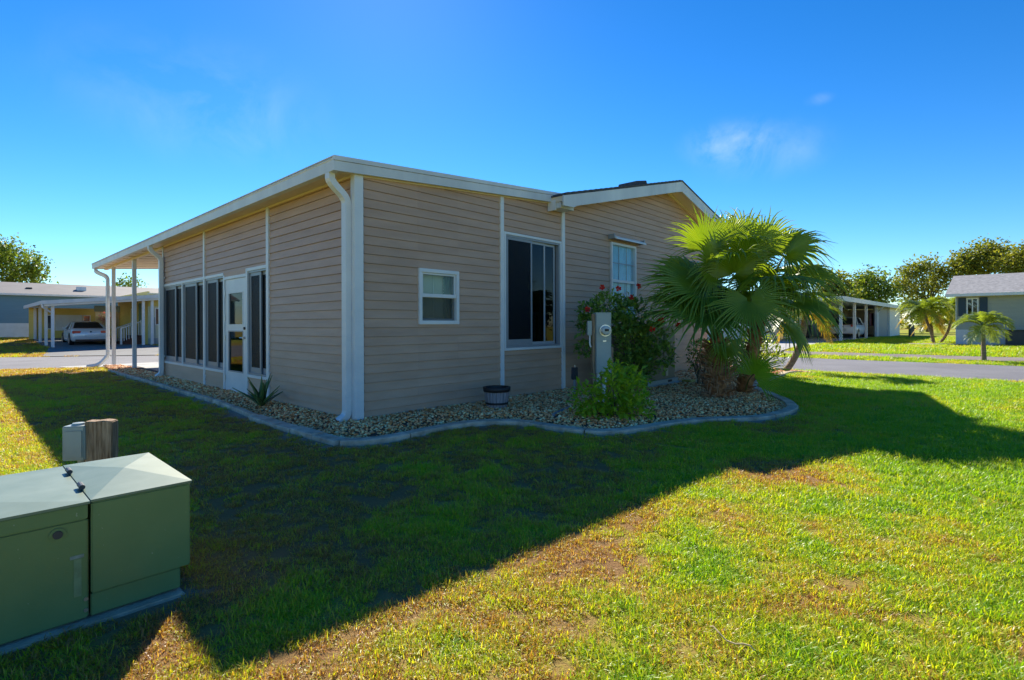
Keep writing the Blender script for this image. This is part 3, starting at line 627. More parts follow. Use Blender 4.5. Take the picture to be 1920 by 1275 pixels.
for k in range(7):                                        # valance hanging inside the door
    a = d0 + iw + 0.02 + (d1 - d0 - 2 * iw - 0.04) * k / 7; a2 = a + (d1 - d0 - 2 * iw - 0.04) / 7
    h = 1.62 - 0.07 * math.sin(math.pi * (k + 0.5) / 7)
    MB().box(0.05, 0.056, a, a2, h, 1.68).build('valance', M['blind'], door)

# small double-hung window on the lanai end wall
def ring(mb, axis, a0, a1, z0, z1, w, d0, d1):
    for b in ((a0, a1, z0, z0 + w), (a0, a1, z1 - w, z1), (a0, a0 + w, z0 + w, z1 - w), (a1 - w, a1, z0 + w, z1 - w)):
        if axis == 'x': mb.box(b[0], b[1], d0, d1, b[2], b[3])
        else: mb.box(d0, d1, b[0], b[1], b[2], b[3])
    return mb
win = ring(MB(), 'x', s0w, s1w, zw0, zw1, 0.052, -0.045, 0.05).build('double_hung_window', M['white'], home, bevel=0.005)
zm = (zw0 + zw1) / 2 + 0.01
ring(MB(), 'x', s0w + 0.055, s1w - 0.055, zm - 0.02, zw1 - 0.055, 0.022, -0.02, 0.01).build('upper_sash', M['white'], win)
ring(MB(), 'x', s0w + 0.055, s1w - 0.055, zw0 + 0.055, zm + 0.015, 0.026, 0.012, 0.04).build('lower_sash', M['white'], win)
MB().box(s0w + 0.056, s1w - 0.056, -0.035, -0.022, zm - 0.016, zm + 0.03).build('meeting_rail', M['white'], win)
MB().box(s0w + 0.07, s1w - 0.07, -0.004, 0.0, zm, zw1 - 0.07).build('pane', M['glass'], win)
MB().box(s0w + 0.07, s1w - 0.07, 0.024, 0.028, zw0 + 0.075, zm).build('pane', M['glass'], win)
MB().box(s0w + 0.056, s1w - 0.056, 0.006, 0.008, zw0 + 0.056, zm - 0.02).build('insect_screen', screenmat('half_screen', 0.66, (0.05, 0.055, 0.05)), win)
bl = MB(); z = zw1 - 0.03; k = 0
while z > zw0 + 0.02:
    bl.add([(s0w + 0.0, 0.102, z), (s1w - 0.17, 0.102, z), (s1w - 0.17, 0.128, z - 0.042), (s0w + 0.0, 0.128, z - 0.042)], [(0, 1, 2, 3)]); z -= 0.044
for a in (0.16, 0.34): bl.box(s0w + a, s0w + a + 0.012, 0.096, 0.1, zw0, zw1)
bl.build('blind', M['blind'], win)
cu = []
for k in range(15):
    a = s1w - 0.19 + 0.21 * k / 14; cu.append((a, 0.10 + 0.016 * math.sin(k * 1.5)))
MB().add([(a, d, zw0 - 0.1) for a, d in cu] + [(a, d, zw1 + 0.05) for a, d in cu], [(i, i + 1, 16 + i, 15 + i) for i in range(14)]).build('curtain', M['curtain'], win)

# sliding window on the lanai end wall
a0, a1 = p942 + 0.045, SJ - 0.06
sw = ring(MB(), 'x', a0, a1, gz0 - 0.005, gz1_ + 0.0, 0.04, -0.034, 0.06).build('sliding_window', M['white'], home, bevel=0.004)
fw = ring(MB(), 'x', a0 + 0.042, a1 - 0.042, gz0 + 0.037, gz1_ - 0.042, 0.03, -0.02, 0.055).build('track_frame', M['frame'], sw)
am = sr(995)
for (b0, b1, d, lo) in ((a0 + 0.074, am + 0.03, -0.012, 0.10), (am - 0.02, am + 0.40, 0.014, 0.05), (am + 0.28, a1 - 0.12, 0.034, 0.05)):
    f = MB(); q = 0.036; z0, z1 = gz0 + 0.069, gz1_ - 0.074
    for b in ((b0, b1, z0, z0 + lo), (b0, b1, z1 - 0.04, z1), (b0, b0 + q, z0 + lo, z1 - 0.04), (b1 - q, b1, z0 + lo, z1 - 0.04)): f.box(b[0], b[1], d, d + 0.018, b[2], b[3])
    f.build('sash', mat('sash_grey', (0.36, 0.38, 0.41), 0.4) if d > -0.01 else M['frame'], sw)
    MB().box(b0 + q - 0.003, b1 - q + 0.003, d + 0.007, d + 0.011, z0 + lo - 0.003, z1 - 0.037).build('pane', M['glass_dark'], sw)
MB().box(a0 + 0.10, am + 0.01, -0.007, -0.005, gz0 + 0.15, gz1_ - 0.10).build('insect_screen', M['screen'], sw)
rl = MB(); r0, r1 = am + 0.02, am + 0.62
rl.box(r0, r1, 0.13, 0.16, 1.39, 1.43); rl.box(r0, r1, 0.13, 0.16, 0.86, 0.90)
for k in range(6): x = r0 + 0.02 + (r1 - r0 - 0.04) * k / 5; rl.box(x - 0.012, x + 0.012, 0.135, 0.155, 0.90, 1.39)
rl.build('inner_railing', M['white'], home)

# gable window with its rolled shutter box
gw = ring(MB(), 'x', w0, w1, wz0, wz1, 0.045, -0.05, 0.06).build('gable_window', M['white'], home, bevel=0.004)
wm = (wz0 + wz1) / 2
MB().box(w0 + 0.046, w1 - 0.046, -0.03, 0.03, wm - 0.025, wm + 0.03).build('meeting_rail', M['white'], gw)
MB().box(w0 + 0.04, w1 - 0.04, 0.0, 0.004, wm + 0.02, wz1 - 0.04).build('pane', M['glass'], gw)
MB().box(w0 + 0.04, w1 - 0.04, 0.012, 0.016, wz0 + 0.04, wm - 0.02).build('pane', M['glass'], gw)
for i in (1, 2):
    x = w0 + 0.045 + (w1 - w0 - 0.09) * i / 3; MB().box(x - 0.010, x + 0.010, -0.008, -0.002, wz0 + 0.045, wz1 - 0.046).build('muntin', M['frame'], gw)
MB().box(w0 + 0.046, w1 - 0.046, -0.0075, -0.0025, wm + 0.36, wm + 0.378).build('muntin', M['frame'], gw)
cv = []
for k in range(25): cv.append((w0 + 0.03 + (w1 - w0 - 0.06) * k / 24, 0.05 + 0.012 * math.sin(k * 1.7)))
MB().add([(a, d, wz0) for a, d in cv] + [(a, d, wz1) for a, d in cv], [(i, i + 1, 26 + i, 25 + i) for i in range(24)]).build('curtain', mat('sky_tinted_curtain', (0.42, 0.68, 0.84), 0.8, 0.1, 5), gw)  # blue of the sky mirrored in the pane is put into the curtain
MB().ex([(-0.20, wz1 + 0.035), (-0.05, wz1 + 0.09), (-0.05, wz1 + 0.14), (-0.19, wz1 + 0.075)], 'x', w0 - 0.05, w1 + 0.17).build('shutter_box', M['white'], gw, bevel=0.006)
for x in (w0 - 0.06, w1 + 0.15): MB().box(x - 0.015, x + 0.015, -0.16, -0.02, wz1 + 0.05, wz1 + 0.14).build('shutter_bracket', M['frame'], gw)

# ------------------------------------------------------------------ gravel bed and its concrete edging
bxy = [(p.x, p.y) for p in bed]
bxs = np.arange(min(p[0] for p in bxy), max(p[0] for p in bxy), 0.06); bys = np.arange(min(p[1] for p in bxy), max(p[1] for p in bxy), 0.06)
def bed_z(x, y):
    d = polydist(x, y, edge)
    return 0.022 + 0.045 * sstep(0.0, 0.6, d) + 0.02 * (fbm(x, y, 0.5, 61) - 0.5)
gravel_m = bpy.data.materials.new('river_gravel'); gravel_m.use_nodes = True; t = gravel_m.node_tree; b = t.nodes['Principled BSDF']; b.inputs['Roughness'].default_value = 0.7; b.inputs['Specular IOR Level'].default_value = 0.3
a = t.nodes.new('ShaderNodeAttribute'); a.attribute_name = 'rnd'; r = t.nodes.new('ShaderNodeValToRGB'); r.color_ramp.interpolation = 'CONSTANT'; e = r.color_ramp.elements
cols = [(0.0, (0.48, 0.36, 0.26)), (0.16, (0.26, 0.13, 0.06)), (0.30, (0.62, 0.50, 0.38)), (0.46, (0.38, 0.22, 0.11)), (0.58, (0.46, 0.38, 0.31)), (0.7, (0.74, 0.64, 0.52)), (0.82, (0.50, 0.30, 0.14)), (0.90, (0.22, 0.17, 0.13)), (0.95, (0.80, 0.74, 0.66))]
e[0].position, e[0].color = 0, (*cols[0][1], 1); e[1].position, e[1].color = cols[1][0], (*cols[1][1], 1)
cols = [(p, (min(0.95, c[0] * 1.9), min(0.8, c[1] * 1.2), c[2] * 0.74)) for p, c in cols]; e[0].color = (*cols[0][1], 1); e[1].color = (*cols[1][1], 1)
for p, c in cols[2:]: q = e.new(p); q.color = (*c, 1)
t.links.new(a.outputs['Fac'], r.inputs[0]); t.links.new(r.outputs[0], b.inputs['Base Color'])
BX, BY = np.meshgrid(bxs, bys); inb = inpoly(BX, BY, bxy)
hp = [(ws(0.03, 0.03).x, ws(0.03, 0.03).y), (ws(10.3, 0.03).x, ws(10.3, 0.03).y), (ws(10.3, 8).x, ws(10.3, 8).y), (ws(0.03, 15).x, ws(0.03, 15).y)]
ok = inb
ids = -np.ones(BX.shape, int); use = np.zeros(BX.shape, bool)
cell = ok[:-1, :-1] & ok[1:, :-1] & ok[:-1, 1:] & ok[1:, 1:]
ii = np.arange(BX.size).reshape(BX.shape)
fcs = np.stack([ii[:-1, :-1][cell], ii[:-1, 1:][cell], ii[1:, 1:][cell], ii[1:, :-1][cell]], 1)
uq, inv = np.unique(fcs, return_inverse=True); vx_, vy_ = BX.ravel()[uq], BY.ravel()[uq]
bedo = obj('gravel_bed', np_mesh('gravel_bed', np.stack([vx_, vy_, terrain(vx_, vy_) + bed_z(vx_, vy_) - 0.012], 1), inv.reshape(-1, 4), mat('bed_soil', (0.10, 0.075, 0.055), 0.95, 0.35, 25, 0.5, 60), smooth=True)); tag(bedo, kind='structure')
def scatter(poly, n):
    xs = rng.uniform(min(p[0] for p in poly), max(p[0] for p in poly), n * 6); ys = rng.uniform(min(p[1] for p in poly), max(p[1] for p in poly), n * 6)
    return xs, ys
ico_v = []; gph = (1 + 5 ** 0.5) / 2
bm = bmesh.new(); bmesh.ops.create_icosphere(bm, subdivisions=1, radius=1); ico_v = np.array([v.co[:] for v in bm.verts]); bm.verts.index_update(); ico_f = np.array([[v.index for v in f.verts] for f in bm.faces]); bm.free()
NP_ = 330000
gxs = rng.uniform(min(p[0] for p in bxy), max(p[0] for p in bxy), NP_); gys = rng.uniform(min(p[1] for p in bxy), max(p[1] for p in bxy), NP_)
okp = inpoly(gxs, gys, bxy) & ~inpoly(gxs, gys, hp) & (polydist(gxs, gys, edge) > 0.02)
gxs, gys = gxs[okp], gys[okp]
sg = (gxs - C0.x) * U.x + (gys - C0.y) * U.y; tg = (gxs - C0.x) * V.x + (gys - C0.y) * V.y
keep = (tg < 14) & (sg < 13) & ~((sg > 5.5) & (tg > 0.1)) & (rng.random(len(gxs)) < np.clip(8.5 / gys, 0.35, 1) ** 1.3)
gxs, gys = gxs[keep][:42000], gys[keep][:42000]; n = len(gxs)
size = rng.uniform(0.008, 0.017, n) * np.clip(gys / 7.5, 1, 1.7) * np.where(rng.random(n) < 0.06, 1.5, 1)
A_ = rng.uniform(0, 2 * np.pi, n); ca, sa = np.cos(A_), np.sin(A_)
vv = ico_v[None] * (1 + 0.22 * rng.standard_normal((n, len(ico_v), 1)) * 0.6) * np.stack([size * rng.uniform(0.8, 1.5, n), size, size * rng.uniform(0.55, 0.9, n)], 1)[:, None, :]
vr = np.empty_like(vv); vr[..., 0] = vv[..., 0] * ca[:, None] - vv[..., 1] * sa[:, None]; vr[..., 1] = vv[..., 0] * sa[:, None] + vv[..., 1] * ca[:, None]; vr[..., 2] = vv[..., 2]
zz = terrain(gxs, gys) + bed_z(gxs, gys) + rng.uniform(-0.008, 0.010, n)
vr += np.stack([gxs, gys, zz], 1)[:, None, :]
sgk = (gxs - C0.x) * U.x + (gys - C0.y) * U.y
rv = np.clip(rng.random(n) * 1.0, 0, 0.999)
gv = obj('gravel', np_mesh('gravel', vr.reshape(-1, 3), (ico_f[None] + (np.arange(n) * len(ico_v))[:, None, None]).reshape(-1, 3), gravel_m, {'rnd': np.repeat(rv, len(ico_v))}, smooth=True))
tag(gv, 'tan and white river gravel filling the bed along the walls', 'gravel', kind='stuff')

# edging blocks
ed = empty('garden_edging', (edge[12].x, edge[12].y, 0)); tag(ed, 'grey concrete edging curving round the gravel bed', 'edging')
def smooth_line(pts, n=3):
    for _ in range(n):
        q = [pts[0]]
        for i in range(len(pts) - 1): q += [pts[i].lerp(pts[i + 1], 0.25), pts[i].lerp(pts[i + 1], 0.75)]
        q.append(pts[-1]); pts = q
    return pts
def block_line(pts, seg, width, height, gap, name='edging_block'):
    pts = smooth_line(pts); tot = sum((pts[i + 1] - pts[i]).length for i in range(len(pts) - 1)); pts = resample(pts, max(20, int(tot / 0.07)))
    i = 0; L = 0; start = 0
    def cut(i0, i1):
        q = [p.copy() for p in pts[i0:i1 + 1]]
        if len(q) < 2: return
        q[0] = q[0].lerp(q[1], gap / 0.14); q[-1] = q[-1].lerp(q[-2], gap / 0.14)
        jz = random.uniform(-0.006, 0.008); jo = random.uniform(-0.008, 0.008); mb = MB(); rings = []
        for k, p in enumerate(q):
            d = (q[min(k + 1, len(q) - 1)] - q[max(k - 1, 0)]); d.z = 0; d.normalize(); nrm = Vector((-d.y, d.x, 0))
            z = gz1(p.x, p.y) + jz; p = p + nrm * jo
            w = width / 2; rings.append([p + nrm * w * a_ + Vector((0, 0, z + zz_)) for a_, zz_ in ((-1, -0.05), (-0.98, height * 0.8), (-0.84, height), (0.84, height), (0.98, height * 0.8), (1, -0.05))])
        vs = [v - Vector((edge[12].x, edge[12].y, 0)) for r_ in rings for v in r_]; k = 6
        fs = [(a * k + j, a * k + (j + 1) % k, (a + 1) * k + (j + 1) % k, (a + 1) * k + j) for a in range(len(rings) - 1) for j in range(k)]
        fs += [tuple(range(k))[::-1], tuple(range((len(rings) - 1) * k, len(rings) * k))]
        mb.add(vs, fs).build(name, M['edging'], ed)
    target = seg() if callable(seg) else seg
    while i < len(pts) - 1:
        L += (pts[i + 1] - pts[i]).length; i += 1
        if L >= target or i == len(pts) - 1: cut(start, i); start = i; L = 0; target = seg() if callable(seg) else seg
block_line(edge[:5], lambda: random.uniform(0.9, 1.4), 0.075, 0.06, 0.004)
block_line(edge[4:9], lambda: random.uniform(0.48, 0.66), 0.17, 0.055, 0.012)
block_line(edge[8:], lambda: random.uniform(0.6, 1.15), 0.15, 0.05, 0.009)

# ------------------------------------------------------------------ leaves by the thousand
def leaf_mesh(name, P, Dr, Nn, L, Wd, m, fold=0.25, rnd=None, droop=0.15):
    """one bent leaf (6 verts, 4 tris) per point: P position, Dr direction, Nn normal"""
    n = len(P); S = np.cross(Dr, Nn); S /= np.linalg.norm(S, axis=1, keepdims=True) + 1e-9
    L = L[:, None]; Wd = Wd[:, None]
    v0 = P; mid = P + Dr * L * 0.5 + Nn * L * 0.04; tip = P + Dr * L - Nn * L * droop
    l = mid + S * Wd / 2 + Nn * Wd * fold; r_ = mid - S * Wd / 2 + Nn * Wd * fold
    V_ = np.stack([v0, l, mid, r_, tip], 1).reshape(-1, 3)
    f = np.array([[0, 2, 1], [0, 3, 2], [1, 2, 4], [2, 3, 4]]); Fm = (f[None] + (np.arange(n) * 5)[:, None, None]).reshape(-1, 3)
    rv = rng.random(n) if rnd is None else rnd
    return np_mesh(name, V_, Fm, m, {'rnd': np.repeat(rv, 5)}, smooth=False)
def unit(a): return a / (np.linalg.norm(a, axis=-1, keepdims=True) + 1e-9)
def rdir(n): return unit(rng.standard_normal((n, 3)))

def shrub(name, label, base, blobs, nleaf, ll, lw, m, parts=True, stems=14, up=0.35, cat='shrub', shell=0.55):
    o = empty(name, base); tag(o, label, cat)
    w = np.array([bb[3] * bb[4] * bb[5] for bb in blobs]) ** 0.8; w /= w.sum(); ch = rng.choice(len(blobs), nleaf, p=w)
    B = np.array(blobs)[ch]; d = rdir(nleaf); rr = rng.uniform(shell, 1.05, nleaf) ** 0.8 * (1 + 0.18 * rng.standard_normal(nleaf))
    P = B[:, :3] + d * rr[:, None] * B[:, 3:6]
    P[:, 2] = np.maximum(P[:, 2], 0.03)
    dr = unit(d * 0.8 + rdir(nleaf) * 0.7 + np.array([0, 0, up])); nn = unit(np.cross(np.cross(dr, np.array([0, 0, 1.0]) + 0.5 * rdir(nleaf)), dr))
    L = rng.uniform(0.7, 1.25, nleaf) * ll; W_ = L * lw
    fo = obj('foliage', leaf_mesh('foliage', P, dr, nn, L, W_, m), o); tag(fo, kind='stuff')
    st_ = MB()
    for k in range(stems):
        bb = blobs[k % len(blobs)]; p1 = Vector(bb[:3]) + Vector(rdir(1)[0]) * 0.5 * min(bb[3:6]); p0 = Vector((random.uniform(-.1, .1), random.uniform(-.1, .1), -0.02))
        pm = p0.lerp(p1, 0.5) + Vector((random.uniform(-.06, .06), random.uniform(-.06, .06), 0.05)); st_.tube([p0, pm, p1], [0.011, 0.008, 0.004], 5)
    st_.build('stems', M['twig'], o)
    return o
# hibiscus behind the meter
hb = gp(1165, 742); hbz = 0.03; hx = lambda px, py, Y=None: atY(px, py, Y or hb.y) - Vector((hb.x, hb.y, 0))
bl_ = []
for (px, py, dy, rx, rz) in ((1110, 590, 0.0, 0.22, 0.2), (1140, 575, 0.1, 0.28, 0.22), (1185, 590, 0.1, 0.3, 0.28), (1190, 640, 0.0, 0.32, 0.3), (1222, 632, 0.1, 0.28, 0.26), (1200, 690, -0.05, 0.26, 0.28), (1244, 668, -0.1, 0.15, 0.2), (1095, 655, 0.05, 0.14, 0.12), (1100, 610, 0.05, 0.17, 0.17), (1165, 610, -.1, 0.25, 0.2), (1175, 680, 0, 0.3, 0.3)):
    c = atY(px, py, hb.y + dy); bl_.append((c.x - hb.x, c.y - hb.y, c.z, rx, 0.28, rz))
hib = shrub('hibiscus_bush', 'dark green hibiscus bush with red blooms behind the electric meter', (hb.x, hb.y, 0), bl_, 3600, 0.088, 0.62, M['hib'], stems=22)
def flower(parent, p, r_=0.05):
    mb = MB(); fd = Vector((random.uniform(-.4, .4), -1, random.uniform(-0.2, 0.5))).normalized(); a1_ = fd.orthogonal().normalized(); b1_ = fd.cross(a1_)
    for k in range(5):
        q = 2 * math.pi * k / 5 + random.random(); e1 = a1_ * math.cos(q) + b1_ * math.sin(q); e2 = fd.cross(e1)
        mb.add([p, p + e1 * r_ * .6 + e2 * r_ * .42 + fd * r_ * .3, p + e1 * r_ + fd * r_ * .25, p + e1 * r_ * .6 - e2 * r_ * .42 + fd * r_ * .3], [(0, 1, 2, 3)])
    mb.tube([p, p + fd * r_ * 1.1], r_ * 0.08, 5); return mb.build('flower', M['red'], parent)
for (px, py, dy) in ((1129, 539, -0.15), (1101, 580, -0.3), (1197, 537, -0.15), (1183, 558, -0.2), (1223, 617, -0.4), (1272, 610, -0.1), (1160, 541, 0.0), (1240, 600, -0.3)):
    c = atY(px, py, hb.y + dy); flower(hib, Vector((c.x - hb.x, c.y - hb.y, c.z)), 0.055)
# lime shrub in front of the meter
sb = gp(1142, 790)
bl_ = []
for (px, py, dy, rx, rz) in ((1105, 750, 0, 0.2, 0.18), (1145, 735, 0, 0.22, 0.22), (1185, 740, 0, 0.2, 0.2), (1165, 765, -0.05, 0.24, 0.17), (1110, 775, -0.05, 0.2, 0.12), (1150, 705, 0.02, 0.12, 0.14), (1200, 770, 0.0, 0.14, 0.12), (1180, 710, 0.05, 0.15, 0.12), (1140, 770, 0.1, 0.25, 0.18)):
    c = atY(px, py, sb.y + dy); bl_.append((c.x - sb.x, c.y - sb.y, c.z, rx, 0.2, rz))
shrub('leafy_shrub', 'bright lime green leafy shrub in front of the electric meter', (sb.x, sb.y, 0), bl_, 1050, 0.115, 0.40, M['lime'], stems=16, up=0.25)
# twiggy bush between the air conditioner and the fan palm
tb = gp(1318, 728)
bl_ = [(0.0, 0, 0.72, 0.24, 0.2, 0.2), (-0.12, 0.1, 0.55, 0.16, 0.15, 0.2), (0.2, 0, 0.5, 0.2, 0.2, 0.2)]
shrub('twiggy_shrub', 'sparse twiggy shrub with dark leaves beside the air conditioner', (tb.x, tb.y, 0), bl_, 620, 0.06, 0.6, M['hib'], stems=24)
# low bush behind the fan palm, towards the street
lb = ws(9.3, -1.3)
bl_ = [(0, 0, 0.45, 0.5, 0.4, 0.42), (0.35, 0.2, 0.6, 0.45, 0.4, 0.5), (-0.3, 0.1, 0.5, 0.4, 0.4, 0.4), (0.5, -0.3, 0.4, 0.35, 0.3, 0.35)]
shrub('rounded_bush', 'rounded green bush growing behind the fan palm', (lb.x, lb.y, 0), bl_, 1900, 0.10, 0.4, M['fan'], stems=10)

# agave by the screen door
ag = gp(490, 768); ago = empty('agave_plant', (ag.x, ag.y, 0.04)); tag(ago, 'spiky green agave beside the white screen door', 'agave')
for k in range(15):
    q = k * 2.4 + random.uniform(-.2, .2); el = (0.45 + 0.95 * (k / 15)) if k else 1.4; Lf = random.uniform(0.40, 0.55)
    d = Vector((math.cos(q) * math.cos(el), math.sin(q) * math.cos(el), math.sin(el))); sd = Vector((-math.sin(q), math.cos(q), 0)); up = sd.cross(d) * -1
    if up.z < 0: up = -up
    vs = []; ns_ = 6
    for i in range(ns_ + 1):
        f = i / ns_; w = 0.032 * (0.75 + 0.6 * math.sin(math.pi * min(1, f * 1.2 + 0.1))) * (1 - f ** 2.2) + 0.001
        c = d * Lf * f + Vector((0, 0, -0.05 * f * f)) + d * 0.02
        vs += [c + sd * w + up * w * .5, c - up * 0.006, c - sd * w + up * w * .5, c + up * 0.004]
    fs = [(i * 4 + j, i * 4 + (j + 1) % 4, (i + 1) * 4 + (j + 1) % 4, (i + 1) * 4 + j) for i in range(ns_) for j in range(4)]
    MB().add(vs, fs).build('leaf', M['agave'], ago, smooth=True)

# ------------------------------------------------------------------ barrel planter
bp_ = gp(931, 772); po = empty('barrel_planter', (bp_.x, bp_.y, 0.05)); tag(po, 'half-barrel planter with black bands on the gravel by the wall', 'planter')
rt, rb, hh = 0.185, 0.135, 0.29
rad = lambda z: rb + (rt - rb) * (z / hh) ** 0.8
for k in range(20):
    q0, q1 = 2 * math.pi * (k + 0.04) / 20, 2 * math.pi * (k + 0.96) / 20; vs = []
    for z in (0, 0.1, 0.2, hh):
        for q, dr_ in ((q0, -0.003), ((q0 + q1) / 2, 0.002), (q1, -0.003)): vs.append(((rad(z) + dr_) * math.cos(q), (rad(z) + dr_) * math.sin(q), z))
    fs = [(i * 3 + j, i * 3 + j + 1, (i + 1) * 3 + j + 1, (i + 1) * 3 + j) for i in range(3) for j in range(2)]
    MB().add(vs, fs).build('stave', M['pot_w'], po)
MB().lathe([(rad(0) - .01, 0.0), (rad(.1) - .01, .1), (rad(.2) - .01, .2), (rt - 0.01, hh), (rt - .02, hh), (rt - .025, hh - .05)], 28, cap=False).build('liner', M['pot_b'], po)
for z0, z1, nm in ((0.0, 0.018, 'band'), (0.062, 0.092, 'band'), (hh - 0.055, hh + 0.01, 'rim')):
    MB().lathe([(rad(z0) + .003, z0), (rad(z0) + .010, z0 + .002), (rad(z1) + .011, z1 - .002), (rad(z1) + .004, z1), (rad(z1) - .02, z1)], 28, cap=False).build(nm, M['pot_b'], po, smooth=True)
MB().lathe([(0.001, hh - 0.055), (rt - 0.03, hh - 0.06)], 24, cap=False).build('soil', M['soil'], po)

# ------------------------------------------------------------------ electric meter pedestal
mp = gp(1127, 766); mo = empty('meter_pedestal', (mp.x, mp.y, 0), TH - R(44)); tag(mo, 'tall grey electric meter cabinet with round glass meter', 'electric meter')
zt, zb = atY(1130, 586, mp.y).z, atY(1130, 700, mp.y).z
MB().box(-0.09, 0.135, -0.06, 0.10, zb, zt).build('cabinet', M['greybox'], mo, bevel=0.006)
MB().box(-0.082, 0.127, -0.066, -0.0605, zb + 0.02, zt - 0.42).build('cabinet_cover', M['greybox'], mo, bevel=0.003)
MB().box(-0.082, 0.127, -0.066, -0.0605, zt - 0.41, zt - 0.015).build('cabinet_cover', M['greybox'], mo, bevel=0.003)
MB().tube([(0.045, -0.062, zt - 0.26), (0.045, -0.085, zt - 0.26)], 0.085, 24).build('meter_ring', M['metal'], mo)
mt = MB().tube([(0.045, -0.086, zt - 0.26), (0.045, -0.15, zt - 0.26), (0.045, -0.165, zt - 0.26)], [0.07, 0.066, 0.05], 24).build('meter', mat('meter_glass', (0.5, 0.52, 0.5), 0.12, spec=0.6), mo, smooth=True)
MB().box(0.015, 0.075, -0.1685, -0.166, zt - 0.27, zt - 0.235).build('meter_dial', M['black'], mt)
MB().box(0.01, 0.06, -0.069, -0.0662, zt - 0.42, zt - 0.40).build('latch', M['metal'], mo)
MB().box(-0.13, -0.096, -0.03, 0.06, 0.0, zt - 0.02).build('support_post', M['wood'], mo)
MB().box(0.14, 0.17, -0.03, 0.06, 0.0, zt - 0.5).build('support_post', M['wood'], mo)
for x in (-0.04, 0.05): MB().tube([(x, 0.02, 0.0), (x, 0.02, zb + 0.01)], 0.03, 10).build('conduit', M['white'], mo)
MB().box(-0.20, -0.135, -0.02, 0.06, zt - 0.33, zt - 0.12).build('side_box', M['greybox'], mo, bevel=0.006)
MB().tube([(-0.165, 0.0, zt - 0.33), (-0.165, 0.0, zt - 0.45), (-0.15, 0.0, zt - 0.5)], 0.012, 8).build('side_conduit', M['white'], mo)
# small dark box on a stub
db = gp(1077, 762); do = empty('irrigation_box', (db.x, db.y, 0), TH); tag(do, 'small dark grey control box on a pipe stub by the wall', 'control box')
zc = atY(1077, 700, db.y).z
MB().box(-0.05, 0.05, -0.03, 0.03, zc - 0.09, zc + 0.09).build('box', M['darkbox'], do, bevel=0.008)
MB().tube([(0, 0, 0.0), (0, 0, zc - 0.085)], 0.022, 10).build('stub_pipe', M['pipe'], do)
MB().tube([(0.01, 0, zc + 0.085), (0.01, 0, zc + 0.12)], 0.01, 8).build('cap', M['metal'], do)
# loose grey pipe on the gravel
p0, p1 = gp(1036, 779, 0.06), gp(1070, 764, 0.06)
pp = MB().tube([p0, p0.lerp(p1, 0.5) + Vector((0, 0, 0.008)), p1], 0.026, 10).build('drain_pipe', M['pipe']); tag(pp, 'short grey drain pipe lying on the gravel', 'pipe')

# ------------------------------------------------------------------ air conditioner
ac = gp(1243, 727); aco = empty('air_conditioner', (ac.x, ac.y, 0), TH); tag(aco, 'taupe package air conditioner on a slab behind the shrubs', 'air conditioner')
MB().box(-0.75, 0.62, -0.1, 0.95, 0.0, 0.09).build('slab', M['conc'], aco)
MB().box(-0.66, 0.5, 0.0, 0.85, 0.16, 1.14).build('cabinet', M['ac'], aco, bevel=0.012)
MB().box(-0.7, 0.54, -0.04, 0.89, 0.09, 0.16).build('base_rail', M['greybox'], aco)
MB().box(-0.69, 0.53, -0.03, 0.88, 1.143, 1.19).build('top_cover', M['ac'], aco, bevel=0.01)
for k in range(14): MB().box(-0.60, -0.06, -0.012, -0.002, 0.3 + k * 0.055, 0.33 + k * 0.055).build('louvre', M['ac'], aco)
MB().box(0.02, 0.46, -0.010, -0.002, 0.2, 1.08).build('access_panel', M['ac'], aco, bevel=0.003)
MB().box(0.10, 0.18, -0.014, -0.011, 0.22, 0.36).build('label_plate', mat('label', (0.5, 0.47, 0.35), 0.5), aco)
MB().box(0.12, 0.28, -0.046, -0.041, 0.105, 0.145).build('slot', M['black'], aco)
MB().box(0.55, 0.75, -0.3, -0.12, 0.02, 0.12).build('block', mat('yellow_block', (0.4, 0.33, 0.06), 0.6), aco)

# ------------------------------------------------------------------ transformer in the foreground
sB, tB = st(box_c); tx = empty('transformer_cabinet', ws(sB, tB, 0.0), TH); tag(tx, 'low green pad-mounted transformer cabinet in the foreground', 'transformer')
zt_ = 0.505
pd_ = MB().box(-1.4, -0.002, -0.045, 0.80, -0.06, 0.012).build('pad', M['edging'], tx, bevel=0.008)
s_seam = st(gp(168, 1170))[0] - sB                         # seam, local x
MB().box(-1.3, s_seam - 0.003, 0.0, 0.74, 0.022, zt_ - 0.075).build('tank', M['boxgreen'], tx, bevel=0.006)
MB().box(s_seam + 0.004, -0.01, 0.004, 0.72, 0.022, 0.115).build('skirt', M['boxgreen'], tx, bevel=0.004)
MB().box(s_seam + 0.004, 0.026, -0.012, 0.755, 0.12, zt_ - 0.012).build('terminal_hood', M['boxgreen'], tx, bevel=0.005)
def lid(x0, x1, y0, y1, z, rise, name, band=0.0):
    mb = MB()
    if band: mb.box(x0, x1, y0, y1, z - band, z)
    c = ((x0 + x1) / 2, (y0 + y1) / 2, z + 0.004 + rise); e_ = 0.006
    q = [(x0 - e_, y0 - e_, z + 0.002), (x1 + e_, y0 - e_, z + 0.002), (x1 + e_, y1 + e_, z + 0.002), (x0 - e_, y1 + e_, z + 0.002)]; q2 = [(a_, b_, z + 0.012) for a_, b_, _ in q]
    mb.add(q + q2 + [(c[0], c[1], c[2] + 0.01)], [(3, 2, 1, 0), (0, 1, 5, 4), (1, 2, 6, 5), (2, 3, 7, 6), (3, 0, 4, 7), (4, 5, 8), (5, 6, 8), (6, 7, 8), (7, 4, 8)])
    return mb.build(name, M['boxlid'], tx)
lid(s_seam + 0.008, 0.026, -0.012, 0.755, zt_ - 0.010, 0.022, 'hood_lid')
lid(-1.32, s_seam - 0.006, -0.014, 0.755, zt_ - 0.014, 0.022, 'tank_lid')
